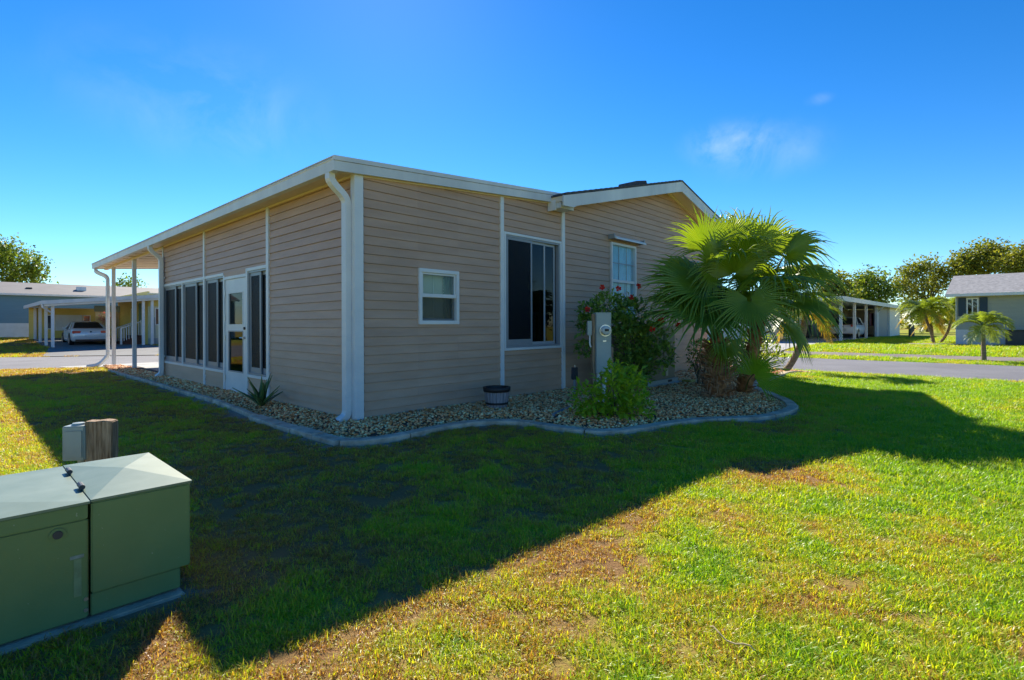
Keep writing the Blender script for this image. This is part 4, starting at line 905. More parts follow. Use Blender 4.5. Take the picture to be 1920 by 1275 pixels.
MB().box(-1.315, s_seam - 0.006, -0.012, 0.75, zt_ - 0.072, zt_ - 0.014).build('lid_band', M['boxgreen'], tx, bevel=0.003)
for y in (0.17, 0.52): MB().tube([(s_seam + 0.0, y, zt_ + 0.014), (s_seam + 0.0, y + 0.07, zt_ + 0.014)], 0.011, 10).build('hinge_pin', M['darkbox'], tx)
lx = s_seam - 0.10
MB().tube([(lx, 0.0, zt_ - 0.115), (lx, -0.006, zt_ - 0.115)], 0.026, 20).build('lock_cup', M['boxgreen'], tx)
MB().tube([(lx, -0.006, zt_ - 0.115), (lx, -0.012, zt_ - 0.115)], 0.016, 14).build('lock_bolt', M['darkbox'], tx)
wp = mat('worn_paint', (0.20, 0.25, 0.22), 0.5, 0.3, 20)
MB().box(s_seam - 0.062, s_seam - 0.018, -0.0022, -0.0002, 0.275, 0.288).build('worn_label', wp, tx)
MB().box(s_seam - 0.05, s_seam - 0.026, -0.0016, -0.0002, 0.12, 0.272).build('paint_streak', mat('streak', (0.14, 0.215, 0.115), 0.4, 0.25, 14), tx)
for z in (0.055, 0.10): MB().tube([(s_seam - 0.012, 0.0, z), (s_seam - 0.012, -0.004, z)], 0.008, 10).build('bolt', M['metal'], tx)
# wooden stub post and the grey box on it
wpY = 3.62; wq = atY(190, 900, wpY)
wd = empty('wooden_stub_post', (wq.x, wpY, 0), R(12)); tag(wd, 'weathered wooden stub post behind the green transformer', 'post')
zt2 = atY(190, 788, wpY).z
MB().ex([(-0.082, -0.05), (0.082, -0.05), (0.083, zt2 - 0.004), (0.03, zt2 + 0.004), (-0.03, zt2 - 0.002), (-0.082, zt2 + 0.002)], 'y', -0.045, 0.045).build('post', M['wood'], wd, bevel=0.006)
gq = atY(149, 900, wpY - 0.02); gb = empty('grey_junction_box', (gq.x, wpY - 0.03, 0), R(10)); tag(gb, 'small grey outlet box fixed to the wooden stub post', 'junction box')
z0, z1 = atY(149, 858, wpY).z, atY(149, 795, wpY).z
MB().box(-0.066, 0.066, -0.06, 0.06, z0, z1).build('case', M['greybox'], gb, bevel=0.006)
MB().box(-0.052, 0.056, -0.066, -0.061, z0 + 0.02, z1 - 0.03).build('cover', M['greybox'], gb, bevel=0.003)
MB().lathe([(0.04, z1), (0.034, z1 + 0.014), (0.0, z1 + 0.018)], 12).build('knockout_cap', M['greybox'], gb)
MB().tube([(0.02, 0.0, -0.02), (0.02, 0.0, z0 + 0.01)], 0.024, 10).build('riser_conduit', M['greybox'], gb)

# ------------------------------------------------------------------ fan palms
def fan_leaf(hub, m, nrm, L, material, nseg=46, spread=R(265), cut=0.42, droop=0.5, parent=None, base=None, pet=0.011, curl=0.16):
    m = Vector(m).normalized(); nrm = Vector(nrm); nrm = (nrm - m * nrm.dot(m)).normalized(); s = nrm.cross(m)
    vs = []; fs = []; rn = []; steps = [0.05, 0.28, cut, cut + 0.17, cut + 0.33, 0.965, 1.0] if cut < 0.6 else [0.05, 0.3, cut, 0.78, 0.9, 1.0]
    da = spread / nseg; lv = random.random()
    for i in range(nseg):
        a = -spread / 2 + (i + 0.5) * da; Li = L * (1 - 0.27 * (abs(a) / (spread / 2)) ** 2) * random.uniform(0.93, 1.04)
        sgv = random.uniform(-0.12, 0.22); jit = random.gauss(0, 0.06); tw = random.gauss(0, 0.06); dsg = droop * random.uniform(0.6, 1.5); n0 = len(vs); wide = da * 0.5 * 1.02
        for k, f in enumerate(steps):
            r = f * Li
            if f <= cut: hw = math.tan(wide) * r; aa = a; 
            else:
                q = (f - cut) / (1 - cut); hw = math.tan(wide) * cut * Li * (1 - q) ** 0.75; aa = a + jit * q
            dr = m * math.cos(aa) + s * math.sin(aa); sd = -m * math.sin(aa) + s * math.cos(aa)
            sd = (sd + nrm * tw * f).normalized()
            c = hub + dr * r + nrm * (curl * L * (math.sin(f * 1.7) * 0.5 - f * f * 0.55) + 0.16 * L * f * (abs(a) / (spread / 2)) ** 2)
            g_ = max(0, f - cut * 0.8) ** 2 * dsg * L * 1.5; c = c + Vector((0, 0, -g_)) - dr * g_ * 0.25
            vs += [c - sd * hw - nrm * hw * 0.8, c + nrm * hw * 0.8, c + sd * hw - nrm * hw * 0.8]; rn += [lv * 0.5 + 0.3 * f ** 3 + sgv] * 3
        for k in range(len(steps) - 1):
            o_ = n0 + k * 3; fs += [(o_, o_ + 1, o_ + 4, o_ + 3), (o_ + 1, o_ + 2, o_ + 5, o_ + 4)]
    V_ = np.array([tuple(v) for v in vs]); me = np_mesh('leaf', V_, np.array(fs), material, {'rnd': np.clip(np.array(rn), 0, 1)})
    lf = obj('leaf', me, parent)
    if base is not None:
        mid = base.lerp(hub, 0.55) + Vector((0, 0, 0.10 * (hub - base).length))
        MB().tube([base, base.lerp(mid, 0.5) + Vector((0, 0, 0.03)), mid, mid.lerp(hub, 0.6) + Vector((0, 0, 0.015)), hub + m * 0.06], [pet * 1.7, pet * 1.3, pet, pet * 0.85, pet * 0.7], 6).build('petiole', M['petiole'], lf, smooth=True)
    return lf
def palm_trunk(parent, pts, r0, r1, nboot, hairs, bootscale=1.0):
    tk = MB().tube(pts, [r0 + (r1 - r0) * i / (len(pts) - 1) for i in range(len(pts))], 12).build('trunk', M['boot'], parent, smooth=True)
    bme = MB().add([(0, -0.045, 0), (0, 0.045, 0), (0.045, -0.034, 0.10), (0.045, 0.034, 0.10), (0.11, -0.016, 0.21), (0.11, 0.016, 0.21), (-0.02, -0.045, 0.01), (-0.02, 0.045, 0.01), (0.02, -0.03, 0.12), (0.02, 0.03, 0.12)],
                   [(0, 1, 3, 2), (2, 3, 5, 4), (7, 6, 8, 9), (9, 8, 4, 5), (0, 2, 8, 6), (2, 4, 8), (1, 7, 9, 3), (3, 9, 5), (0, 6, 7, 1)]).mesh('boot', M['boot'])
    P = [Vector(p) for p in pts]; rs = resample(P, nboot)
    for k in range(nboot):
        q = k * 2.399 + random.uniform(-.3, .3); f = k / nboot; o = obj('leaf_boot', bme, parent); r_ = r0 + (r1 - r0) * f
        o.location = rs[k] + Vector((math.cos(q), math.sin(q), 0)) * r_ * 0.8; o.rotation_euler = (0, random.uniform(0.0, 0.9), q); sc = random.uniform(0.7, 1.3) * bootscale; o.scale = (sc, sc, sc)
    hb_ = MB()
    for k in range(hairs):
        q = random.uniform(0, 6.28); f = random.random(); c = P[0].lerp(P[-1], f); r_ = r0 + (r1 - r0) * f; d = Vector((math.cos(q), math.sin(q), 0)); l_ = random.uniform(0.08, 0.2) * bootscale
        sd = Vector((-d.y, d.x, 0)) * random.uniform(-1, 1) * 0.06; p0 = c + d * r_; hb_.tube([p0, p0 + d * l_ * 0.7 + sd + Vector((0, 0, 0.02)), p0 + d * l_ * 0.9 + sd * 1.6 + Vector((0, 0, -l_ * random.uniform(0.2, 1.0)))], [0.006, 0.005, 0.002], 4, cap=False)
    h = hb_.build('fibre', M['fibre'], parent); tag(h, kind='stuff')
fp = gp(1347, 752); fan = empty('fan_palm', (fp.x, fp.y, 0.03)); tag(fan, 'large fan palm clump with shaggy brown trunk in the gravel bed', 'palm')
FO = Vector((fp.x, fp.y, 0.03))
T1 = atY(1342, 645, fp.y) - FO; T2 = atY(1425, 600, fp.y + 0.5) - FO; B2 = gp(1392, 742) - FO; B2.z = 0
palm_trunk(fan, [(0, 0, -0.03), (0, 0, 0.3), T1 * 0.7, T1], 0.17, 0.10, 80, 230)
palm_trunk(fan, [B2, B2.lerp(T2, 0.4), T2.lerp(B2, 0.25), T2], 0.13, 0.09, 34, 60, 0.85)
def fl(px, py, Y, m, n_, L, mt, base=T1, **kw): return fan_leaf(atY(px, py, Y) - FO, m, n_, L, M[mt], parent=fan, base=base + Vector((random.uniform(-.05, .05), random.uniform(-.05, .05), -0.02)), **kw)
Y0 = fp.y
fl(1405, 562, Y0 - 0.75, (0.12, -0.45, -0.88), (-0.12, -0.88, 0.42), 0.82, 'fan_dark', T2, droop=0.15, nseg=52)
fl(1328, 585, Y0 - 0.35, (-0.95, -0.25, -0.05), (-0.05, -0.62, 0.78), 1.10, 'fan_dark', droop=0.16)
fl(1320, 545, Y0 - 0.15, (-0.88, 0.05, 0.42), (0.25, -0.65, 0.7), 1.08, 'fan_dark', droop=0.2)
fl(1322, 468, Y0 + 0.0, (-0.10, -0.1, 0.98), (0.05, -0.95, 0.1), 0.90, 'fan', droop=0.28, spread=R(190))
fl(1365, 458, Y0 + 0.15, (0.35, 0.05, 0.92), (-0.2, -0.9, 0.3), 0.84, 'fan', droop=0.35, spread=R(220))
fl(1295, 520, Y0 + 0.1, (-0.72, 0.2, 0.62), (0.3, -0.7, 0.6), 0.84, 'fan', droop=0.5)
fl(1288, 538, Y0 + 0.0, (-0.9, 0.1, 0.3), (0.2, -0.6, 0.75), 0.86, 'fan', droop=0.35)
fl(1340, 505, Y0 - 0.1, (-0.45, -0.3, 0.82), (0.3, -0.8, 0.35), 0.84, 'fan', droop=0.35)
fl(1375, 515, Y0 - 0.3, (0.05, -0.6, 0.6), (0, 0.35, 0.92), 0.85, 'fan', droop=0.55)
fl(1355, 645, Y0 - 0.25, (0.25, -0.5, -0.7), (0.1, -0.7, 0.6), 0.55, 'fan', droop=0.4, spread=R(190))
fl(1432, 462, Y0 + 0.3, (0.12, -0.05, 0.98), (0.0, -0.95, 0.15), 0.86, 'fan', T2, droop=0.35, spread=R(230))
fl(1472, 478, Y0 + 0.2, (0.62, -0.1, 0.7), (-0.5, -0.5, 0.7), 0.90, 'fan', T2, droop=0.55)
fl(1497, 518, Y0 + 0.1, (0.92, -0.1, 0.25), (-0.1, -0.45, 0.88), 0.84, 'fan', T2, droop=0.55)
fl(1488, 565, Y0 - 0.2, (0.82, -0.35, -0.25), (0.15, -0.5, 0.85), 0.80, 'fan', T2, droop=0.6)
fl(1450, 530, Y0 - 0.35, (0.5, -0.8, 0.1), (0.1, -0.1, 0.98), 0.85, 'fan', T2, droop=0.55)
fl(1400, 490, Y0 - 0.1, (-0.1, -0.5, 0.8), (0, 0.3, 0.9), 0.82, 'fan', T2, droop=0.55)
fl(1395, 452, Y0 + 0.5, (0.1, 0.1, 0.95), (0, -0.9, 0.3), 0.82, 'fan', T2, droop=0.4)
fl(1475, 470, Y0 + 0.5, (0.45, 0.2, 0.85), (-0.3, -0.8, 0.4), 0.80, 'fan', T2, droop=0.7)
fl(1412, 704, Y0 - 0.2, (0.35, -0.25, 0.62), (-0.15, -0.9, 0.35), 0.60, 'fan_young', B2, droop=0.25, spread=R(225), pet=0.009)
fl(1470, 605, Y0 + 0.4, (0.7, 0.1, -0.5), (0.4, -0.6, 0.6), 0.70, 'fan', T2, droop=0.4)
for k in range(22):
    base, lo = (T1, 8) if k % 3 == 0 else (T2, 0)
    q = random.uniform(0, 6.28); el = random.uniform(0.35, 1.35); pl = random.uniform(0.55, 0.8)
    pd = Vector((math.cos(q) * math.cos(el), abs(math.sin(q)) * math.cos(el) * 0.9 - 0.1, math.sin(el))).normalized(); hub = base + pd * pl
    s_ = Vector((-pd.y, pd.x, 0)).normalized(); md = (pd + Vector((0, 0, -random.uniform(0.15, 0.6)))).normalized(); nn = s_.cross(md) * -1
    if nn.z < 0: nn = -nn
    fan_leaf(hub, md, nn, random.uniform(0.68, 0.88), M['fan'] if random.random() < 0.75 else M['fan_dark'], parent=fan, base=base, droop=random.uniform(0.3, 0.65), nseg=40)

# ------------------------------------------------------------------ feather palms
def frond_mesh(L, arch, fall, nl, ll, m, wid=0.03, name='frond', vee=0.5):
    vs = []; fs = []; rn = []; lv = random.random() * 0.6
    def pt(f): return Vector((L * (f - 0.12 * f * f), 0, arch * f - fall * f * f))
    for i in range(nl):
        f = 0.12 + 0.88 * (i + 0.5) / nl; c = pt(f); tg = (pt(min(1, f + 0.02)) - pt(f - 0.02)).normalized(); up = Vector((-tg.z, 0, tg.x))
        for sd in (-1, 1):
            d = (Vector((0, sd, 0)) + tg * (0.55 + 0.5 * f) + up * vee * random.uniform(0.4, 1.1)).normalized(); l_ = ll * math.sin(math.pi * (0.16 + 0.78 * f)) * random.uniform(0.85, 1.1)
            w = tg * wid * 0.5; n0 = len(vs); mid = c + d * l_ * 0.55 + Vector((0, 0, -0.06 * l_)); tip = c + d * l_ + Vector((0, 0, -0.42 * l_ * random.uniform(0.5, 1.3)))
            vs += [c - w, c + w, mid - w * 1.2, mid + w * 1.2, tip]; fs += [(n0, n0 + 1, n0 + 3), (n0, n0 + 3, n0 + 2), (n0 + 2, n0 + 3, n0 + 4)]; rn += [lv + 0.4 * random.random()] * 5
    for i in range(8):                                        # rachis
        a, b = pt(i / 8), pt((i + 1) / 8); w = 0.016 * (1 - i / 10); n0 = len(vs)
        vs += [a + Vector((0, w, 0)), a - Vector((0, w, 0)), b - Vector((0, w, 0)), b + Vector((0, w, 0)), a + Vector((0, 0, -w)), b + Vector((0, 0, -w))]
        fs += [(n0, n0 + 1, n0 + 2), (n0, n0 + 2, n0 + 3), (n0 + 1, n0 + 4, n0 + 5), (n0 + 1, n0 + 5, n0 + 2), (n0, n0 + 3, n0 + 5), (n0, n0 + 5, n0 + 4)]; rn += [0.8] * 6
    return np_mesh(name, np.array([tuple(v) for v in vs]), np.array(fs), m, {'rnd': np.array(rn)})
def feather_palm(name, label, base, path, r0, r1, nf, L, ll, mats, archs=(0.75, 1.15), group=None, trunk='palmbark', fall=0.9):
    o = empty(name, base); tag(o, label, 'palm', group)
    tk = MB().tube(smooth_line([Vector(p) for p in path], 2), [r0] + [r0 * 0.8 + (r1 - r0 * 0.8) * i / (len(smooth_line([Vector(p) for p in path], 2)) - 2) for i in range(len(smooth_line([Vector(p) for p in path], 2)) - 1)], 10).build('trunk', M[trunk], o, smooth=True)
    top = Vector(path[-1]); var = [frond_mesh(L * random.uniform(0.9, 1.05), a * L, fall * L * random.uniform(0.9, 1.1), 24, ll, M[mats[0]], wid=0.034 * L) for a in (0.35, 0.75, 1.0, 1.2)]
    old = frond_mesh(L * 0.9, 0.1 * L, 0.85 * L, 22, ll, M[mats[-1]], wid=0.034 * L)
    for k in range(nf):
        me = var[k % 4] if k > nf * 0.13 or len(mats) == 1 else old
        f = obj('frond', me, o); f.location = top; f.rotation_euler = (0, random.uniform(-0.12, 0.12), k * 2.399 + random.uniform(-.2, .2))
    return o
# leaning palm at the house's street corner
lb0 = ground(gp(1462, 703, -0.08), -0.02); c_ = lambda px, py: atY(px, py, lb0.y) - lb0
feather_palm('leaning_palm', 'slender palm with a curved leaning trunk beside the street', lb0, [(0, 0, -0.05), c_(1480, 688), c_(1498, 655), c_(1507, 620), c_(1511, 588)], 0.10, 0.075, 13, 0.95, 0.42, ('pinnate', 'pinnate_y'), trunk='palmbark')
# small palm on the verge across the street
vb = ground(gp(1845, 677, -0.18), -0.01); c_ = lambda px, py: atY(px, py, vb.y) - vb
feather_palm('verge_palm', 'small single-trunk palm on the grass verge across the street', vb, [(0, 0, -0.05), c_(1844, 650), c_(1843, 625), c_(1844, 612)], 0.10, 0.05, 17, 1.0, 0.40, ('pinnate',))
# pair of palms by the grey house
pb = ground(gp(1752, 645, 0.0)); c_ = lambda px, py, Y=pb.y: atY(px, py, Y) - pb
feather_palm('date_palm', 'left palm of the leaning pair in front of the grey house', pb, [(0, 0, -0.05), c_(1745, 620), c_(1736, 598), c_(1733, 583)], 0.10, 0.065, 30, 1.55, 0.5, ('pinnate', 'pinnate_y'), group='palm pair by the grey house')
pb2 = ground(gp(1760, 644, 0.0)); c_ = lambda px, py, Y=pb2.y: atY(px, py, Y) - pb2
feather_palm('date_palm', 'right palm of the leaning pair in front of the grey house', pb2, [(0, 0, -0.05), c_(1775, 628), c_(1783, 605), c_(1785, 578)], 0.10, 0.065, 30, 1.5, 0.5, ('pinnate', 'pinnate_y'), group='palm pair by the grey house')
pb3 = ground(gp(1748, 643, 0.0)); c_ = lambda px, py, Y=pb3.y + 0.5: atY(px, py, Y) - pb3
feather_palm('date_palm', 'short browning palm between the pair by the grey house', pb3, [(0, 0, -0.05), c_(1748, 625), c_(1746, 606)], 0.10, 0.07, 14, 1.2, 0.4, ('pinnate', 'pinnate_y'), group='palm pair by the grey house')
ib = ground(gp(1765, 647, 0.0)); isl = MB()
ring_ = [Vector((ib.x + 2.6 * math.cos(q) * U.y - 1.1 * math.sin(q) * U.x, ib.y - 2.6 * math.cos(q) * U.x - 1.1 * math.sin(q) * U.y, 0)) for q in [2 * math.pi * k / 40 for k in range(40)]]
isl.add([tuple(ground(p, 0.05)) for p in ring_] + [tuple(ground(p, -0.05)) for p in ring_] + [tuple(ground(ib, 0.10))], [(i, (i + 1) % 40, 80) for i in range(40)] + [(i, i + 40, (i + 1) % 40 + 40, (i + 1) % 40) for i in range(40)])
o = isl.build('mulch_bed', mat('mulch', (0.30, 0.22, 0.18), 0.9, 0.5, 5, 0.6, 30, c2=(0.42, 0.36, 0.32))); tag(o, kind='structure')

# ------------------------------------------------------------------ broadleaf trees
def tree(name, label, base, H_, clumps, nleaf, ls, m, group=None, tr=0.25):
    o = empty(name, base); tag(o, label, 'tree', group)
    top = Vector((0, 0, 0)); tr_ = MB(); fork = Vector((0, 0, H_ * 0.35)); tr_.tube([(0, 0, -0.2), fork * 0.5 + Vector((0.1, 0, 0)), fork], [tr, tr * 0.8, tr * 0.65], 8)
    tk = tr_.build('trunk', M['bark'], o, smooth=True); lb_ = MB()
    for c in clumps:
        p = Vector(c[:3]); q = fork.lerp(p, 0.5) + Vector((random.uniform(-.4, .4), random.uniform(-.4, .4), 0.3)); lb_.tube([fork - Vector((0, 0, 0.3)), q, p], [tr * 0.4, tr * 0.25, tr * 0.07], 6)
        for _ in range(3): e_ = p + Vector(rdir(1)[0]) * c[3] * 0.85; lb_.tube([q.lerp(p, 0.5), p.lerp(e_, 0.4), e_], [tr * 0.12, tr * 0.08, tr * 0.02], 5)
    lb_.build('limbs', M['bark'], o, smooth=True)
    C_ = np.array(clumps); w = C_[:, 3] ** 2; w /= w.sum(); nsub = max(60, nleaf // 34); ch = rng.choice(len(C_), nsub, p=w)
    sub = C_[ch, :3] + rdir(nsub) * (C_[ch, 3] * rng.uniform(0.45, 1.08, nsub))[:, None] * np.array([1, 1, 0.75])
    k = rng.integers(0, nsub, nleaf); P = sub[k] + rng.standard_normal((nleaf, 3)) * (ls * 1.5)
    d = unit(rdir(nleaf) + np.array([0, 0, -0.1])); nn = unit(np.cross(d, rdir(nleaf)))
    L = ls * rng.uniform(0.6, 1.3, nleaf); f = obj('crown', leaf_mesh('crown', P, d, nn, L, L * 0.6, m, rnd=np.clip(rng.random(nsub)[k] * 0.7 + 0.3 * rng.random(nleaf), 0, 1)), o); tag(f, kind='stuff')
    return o
def clumps_px(base, Y, lst):
    out = []
    for px, py, r_, dy in lst: c = atY(px, py, Y + dy) - Vector(base); out.append((c.x, c.y, c.z, r_ * Y / F))
    return out
Yt = 62; b0 = Vector((*atY(20, 600, Yt).xy, 0.3))
tree('shade_tree', 'round green tree rising behind the blue house', b0, 7.5, clumps_px(b0, Yt, [(-20, 500, 30, 0), (10, 490, 30, 1), (40, 478, 22, 0), (62, 495, 20, -1), (20, 470, 20, 0), (60, 518, 22, 0), (30, 520, 30, 0), (-10, 475, 25, 2), (78, 505, 10, 0)]), 5200, 0.36, M['oak_g'], 'background trees')
Yt = 85; b0 = Vector((*atY(240, 600, Yt).xy, 0.3))
tree('distant_treetop', 'small tree top peeping over the yellow house roof', b0, 6.5, clumps_px(b0, Yt, [(232, 533, 8, 0), (245, 531, 8, 0), (255, 540, 7, 0), (226, 545, 8, 0)]), 700, 0.4, M['oak_g'], 'background trees')
Yt = 66; b0 = Vector((*atY(1625, 605, Yt).xy, 0))
tree('green_tree', 'dense green tree behind the white carport', b0, 8, clumps_px(b0, Yt, [(1600, 555, 22, 0), (1618, 528, 18, 0), (1640, 525, 18, 1), (1632, 550, 22, 0), (1655, 555, 16, 0), (1610, 575, 20, 0), (1664, 545, 9, -1)]), 3800, 0.40, M['oak_g'], 'background trees')
Yt = 58; b0 = Vector((*atY(1575, 605, Yt).xy, 0))
tree('yellow_tree', 'yellow-green tree between the fan palm and the carport', b0, 8, clumps_px(b0, Yt, [(1560, 540, 18, 0), (1575, 530, 12, 0), (1585, 560, 16, 0), (1545, 565, 20, 0)]), 2400, 0.38, M['oak'], 'background trees')
Yt = 72; b0 = Vector((*atY(1740, 605, Yt).xy, 0))
tree('open_oak', 'sparse bronze-tinged oak with sky showing through', b0, 11, clumps_px(b0, Yt, [(1700, 515, 13, 0), (1720, 505, 13, 0), (1745, 495, 14, 1), (1762, 510, 15, 0), (1700, 545, 13, 0), (1730, 540, 13, 0), (1760, 535, 14, 0), (1775, 515, 10, 0), (1690, 530, 9, 0), (1712, 570, 16, 0), (1745, 565, 16, 0)]), 3600, 0.42, M['oak'], 'background trees', 0.3)
Yt = 70; b0 = Vector((*atY(1840, 605, Yt).xy, 0))
tree('oak_tree', 'tall oak behind the grey house roof', b0, 12, clumps_px(b0, Yt, [(1808, 490, 17, 0), (1832, 478, 17, 0), (1852, 470, 16, 0), (1875, 475, 16, 0), (1820, 505, 17, 0), (1855, 500, 20, 0), (1800, 510, 14, 0)]), 4300, 0.42, M['oak'], 'background trees', 0.32)
b0 = Vector((*atY(1915, 605, Yt - 4).xy, 0))
tree('yellow_oak', 'yellowish oak at the right edge behind the grey house', b0, 12, clumps_px(b0, Yt - 4, [(1895, 492, 20, 0), (1920, 480, 22, 0), (1945, 490, 26, 0), (1910, 510, 20, 0), (1970, 500, 28, 0)]), 3800, 0.42, M['oak'], 'background trees', 0.3)
# far wood that closes the view
n = 9000; xs = rng.uniform(-130, 150, n); ys = 105 + 14 * rng.random(n) + 0.0 * xs; hgt = 3.2 + 2.6 * fbm(xs, ys, 11, 70)
P = np.stack([xs, ys, rng.random(n) ** 0.7 * hgt], 1); d = rdir(n); nn = unit(np.cross(d, rdir(n))); L = rng.uniform(0.6, 1.4, n)
o = obj('distant_wood', leaf_mesh('distant_wood', P, d, nn, L, L * 0.7, M['oak'])); tag(o, 'low belt of distant trees closing the horizon', 'trees', kind='stuff')

# ------------------------------------------------------------------ neighbours
def panel_wall(mb, axis, a0, a1, z0, z1, d0, d1, holes=()):
    """wall with rectangular holes (a0,a1,z0,z1)"""
    hs_ = sorted(holes); cur = a0
    def bx(p, q, r_, s_):
        if q - p > 1e-4 and s_ - r_ > 1e-4:
            if axis == 'x': mb.box(p, q, d0, d1, r_, s_)
            else: mb.box(d0, d1, p, q, r_, s_)
    for (h0, h1, hz0, hz1) in hs_:
        bx(cur, h0, z0, z1); bx(h0, h1, z0, hz0); bx(h0, h1, hz1, z1); cur = h1
    bx(cur, a1, z0, z1); return mb
def nwin(parent, axis, a0, a1, z0, z1, d, face=-1, mull=1, frame='white', shade=None, glass='glass_dark'):
    """window in wall plane d; face = outward sign along the normal axis"""
    o_ = lambda e0, e1: (d + face * e0, d + face * e1) if face > 0 else (d + face * e1, d + face * e0)
    e0, e1 = o_(-0.03, 0.03); w = ring(MB(), axis, a0, a1, z0, z1, 0.06, e0, e1).build('window', M[frame], parent)
    p0, p1 = o_(-0.02, -0.01); mb = MB()
    (mb.box(a0 + .05, a1 - .05, p0, p1, z0 + .05, z1 - .05) if axis == 'x' else mb.box(p0, p1, a0 + .05, a1 - .05, z0 + .05, z1 - .05)); mb.build('pane', M[glass], w)
    for k in range(1, mull + 1):
        c = a0 + (a1 - a0) * k / (mull + 1); q0, q1 = o_(-0.01, 0.02); mb = MB()
        (mb.box(c - .025, c + .025, q0, q1, z0 + .06, z1 - .06) if axis == 'x' else mb.box(q0, q1, c - .025, c + .025, z0 + .06, z1 - .06)); mb.build('muntin', M[frame], w)
    if shade:
        s0, s1 = o_(-0.10, -0.06); mb = MB(); n_ = 9
        for k in range(n_):
            c0 = a0 + 0.06 + (a1 - a0 - .12) * shade[0] + (a1 - a0 - .12) * (shade[1] - shade[0]) * k / n_; c1 = c0 + (a1 - a0 - .12) * (shade[1] - shade[0]) / n_ * 0.8
            (mb.box(c0, c1, s0, s1, z0 + .05, z1 - .05) if axis == 'x' else mb.box(s0, s1, c0, c1, z0 + .05, z1 - .05))
        mb.build('blind', M['blind'], w)
    return w
def frame_at(P, name, label, cat='house'):
    o = empty(name, P, TH); tag(o, label, cat); return o
def lx_at(o, px, y=0.0):                                   # local x of a pixel column on local plane y
    k = (px - PX) / F; q = Vector(o.location) + V * y; return (k * q.y - q.x) / (U.x - U.y * k)
def ly_at(o, px, x=0.0):
    k = (px - PX) / F; q = Vector(o.location) + U * x; return (k * q.y - q.x) / (V.x - V.y * k)
def lz_at(o, px, py, x, y):
    q = Vector(o.location) + U * x + V * y; return H + (hor(px) - py) / F * q.y - o.location[2]

# blue house, far left
M['blue'] = mat('blue_siding', (0.12, 0.235, 0.32), 0.6, 0.06, 1, stretch=(1, 1, 8)); M['skirt'] = mat('white_skirting', (0.60, 0.64, 0.66), 0.6, 0.08, 2)
M['paleroof'] = mat('shaded_pale_roof', (0.19, 0.172, 0.165), 0.7, 0.1, 1.2); M['greyroof'] = mat('grey_shingles', (0.27, 0.265, 0.27), 0.9, 0.25, 6, 0.4, 30, c2=(0.36, 0.35, 0.35))  # pale roof darkened: shade on its near slope sits in the colour
bh = frame_at((-37.0, 38.0, 0.32), 'blue_house', 'long blue house with white skirting and pale roof')
za, ze, zrd = lz_at(bh, 0, 606, 0, 0), lz_at(bh, 0, 549, 0, 0), lz_at(bh, 0, 528, 0, 3.4)
panel_wall(MB(), 'x', -14, 15, za, ze, 0.0, 0.12).box(-14, 15, 6.7, 6.8, 0, ze).build('wall', M['blue'], bh)
for k in range(6): MB().box(-14, 15, -0.014, -0.002, za + 0.06 + k * 0.30, za + 0.33 + k * 0.30).build('siding_board', M['blue'], bh)
MB().box(-14, 15, -0.03, 0.08, -0.4, za).build('skirting', M['skirt'], bh)
for k in range(20): MB().box(-6 + k * 0.55, -5.97 + k * 0.55, -0.045, -0.031, -0.3, za - 0.05).build('skirting_rib', M['skirt'], bh)
MB().add([(-14.3, -0.4, ze - .05), (15.3, -0.4, ze - .05), (15.3, 3.4, zrd), (-14.3, 3.4, zrd), (15.3, 7.2, ze - .05), (-14.3, 7.2, ze - .05)], [(0, 1, 2, 3), (3, 2, 4, 5), (0, 3, 5), (1, 4, 2)]).build('roof', M['paleroof'], bh)
MB().box(-14.3, 15.3, -0.45, -0.38, ze - .16, ze - .02).build('fascia', M['white'], bh)
for x, s_ in ((1.4, 0.18), (4.4, 0.3), (12, 0.15)): MB().box(x, x + s_ * 2, 1.3, 1.7, ze + 0.25, ze + 0.25 + s_ * 1.6).build('roof_vent', M['white'] if s_ > 0.2 else M['black'], bh, bevel=0.02)

# yellow house with its carport
M['yellow'] = mat('yellow_siding', (0.66, 0.52, 0.14), 0.6, 0.06, 1.5, stretch=(1, 1, 8)); M['cream'] = mat('cream_panel', (0.62, 0.58, 0.40), 0.6, 0.05, 2)
yh = frame_at((-25.75, 29.4, 0.0), 'yellow_house', 'yellow house with white-posted carport across the street')
zy = lambda x: 2.52 + 0.135 * x; xw = 4.6
MB().ex([(-0.5, zy(-.5)), (xw + 6, zy(xw + 6) - .4), (xw + 6, zy(xw + 6) - .3), (-0.5, zy(-.5) + .1)], 'y', -0.35, 9.4).build('carport_roof', M['roofwhite'], yh)
MB().ex([(-0.52, zy(-.5) - .05), (xw + 6, zy(xw + 6) - .46), (xw + 6, zy(xw + 6) - .22), (-0.52, zy(-.5) + .16)], 'y', -0.42, -0.36).build('roof_fascia', M['fascia'], yh)
MB().ex([(-0.4, zy(-.4) - .16), (xw + 6, zy(xw + 6) - .58), (xw + 6, zy(xw + 6) - .47), (-0.4, zy(-.4) - .06)], 'y', -0.3, -0.22).build('carport_beam', M['white'], yh)
MB().box(-0.56, -0.5, -0.35, 9.4, zy(-.5) - 0.06, zy(-.5) + .14).build('gutter', M['white'], yh)
for (x, y) in ((0.0, 0.05), (0.0, 3.1), (0.0, 6.2), (0.0, 9.2), (xw - 0.35, 0.05), (xw + 0.1, 0.0)): MB().box(x - 0.07, x + 0.07, y - 0.07, y + 0.07, -0.1, zy(x) - 0.05).build('post', M['white'], yh)
MB().tube([(-0.5, -0.3, zy(-.5)), (-0.45, -0.3, zy(-.5) - .2), (-0.1, 0.05, zy(-.5) - .45)], 0.05, 6).build('downspout', M['white'], yh)
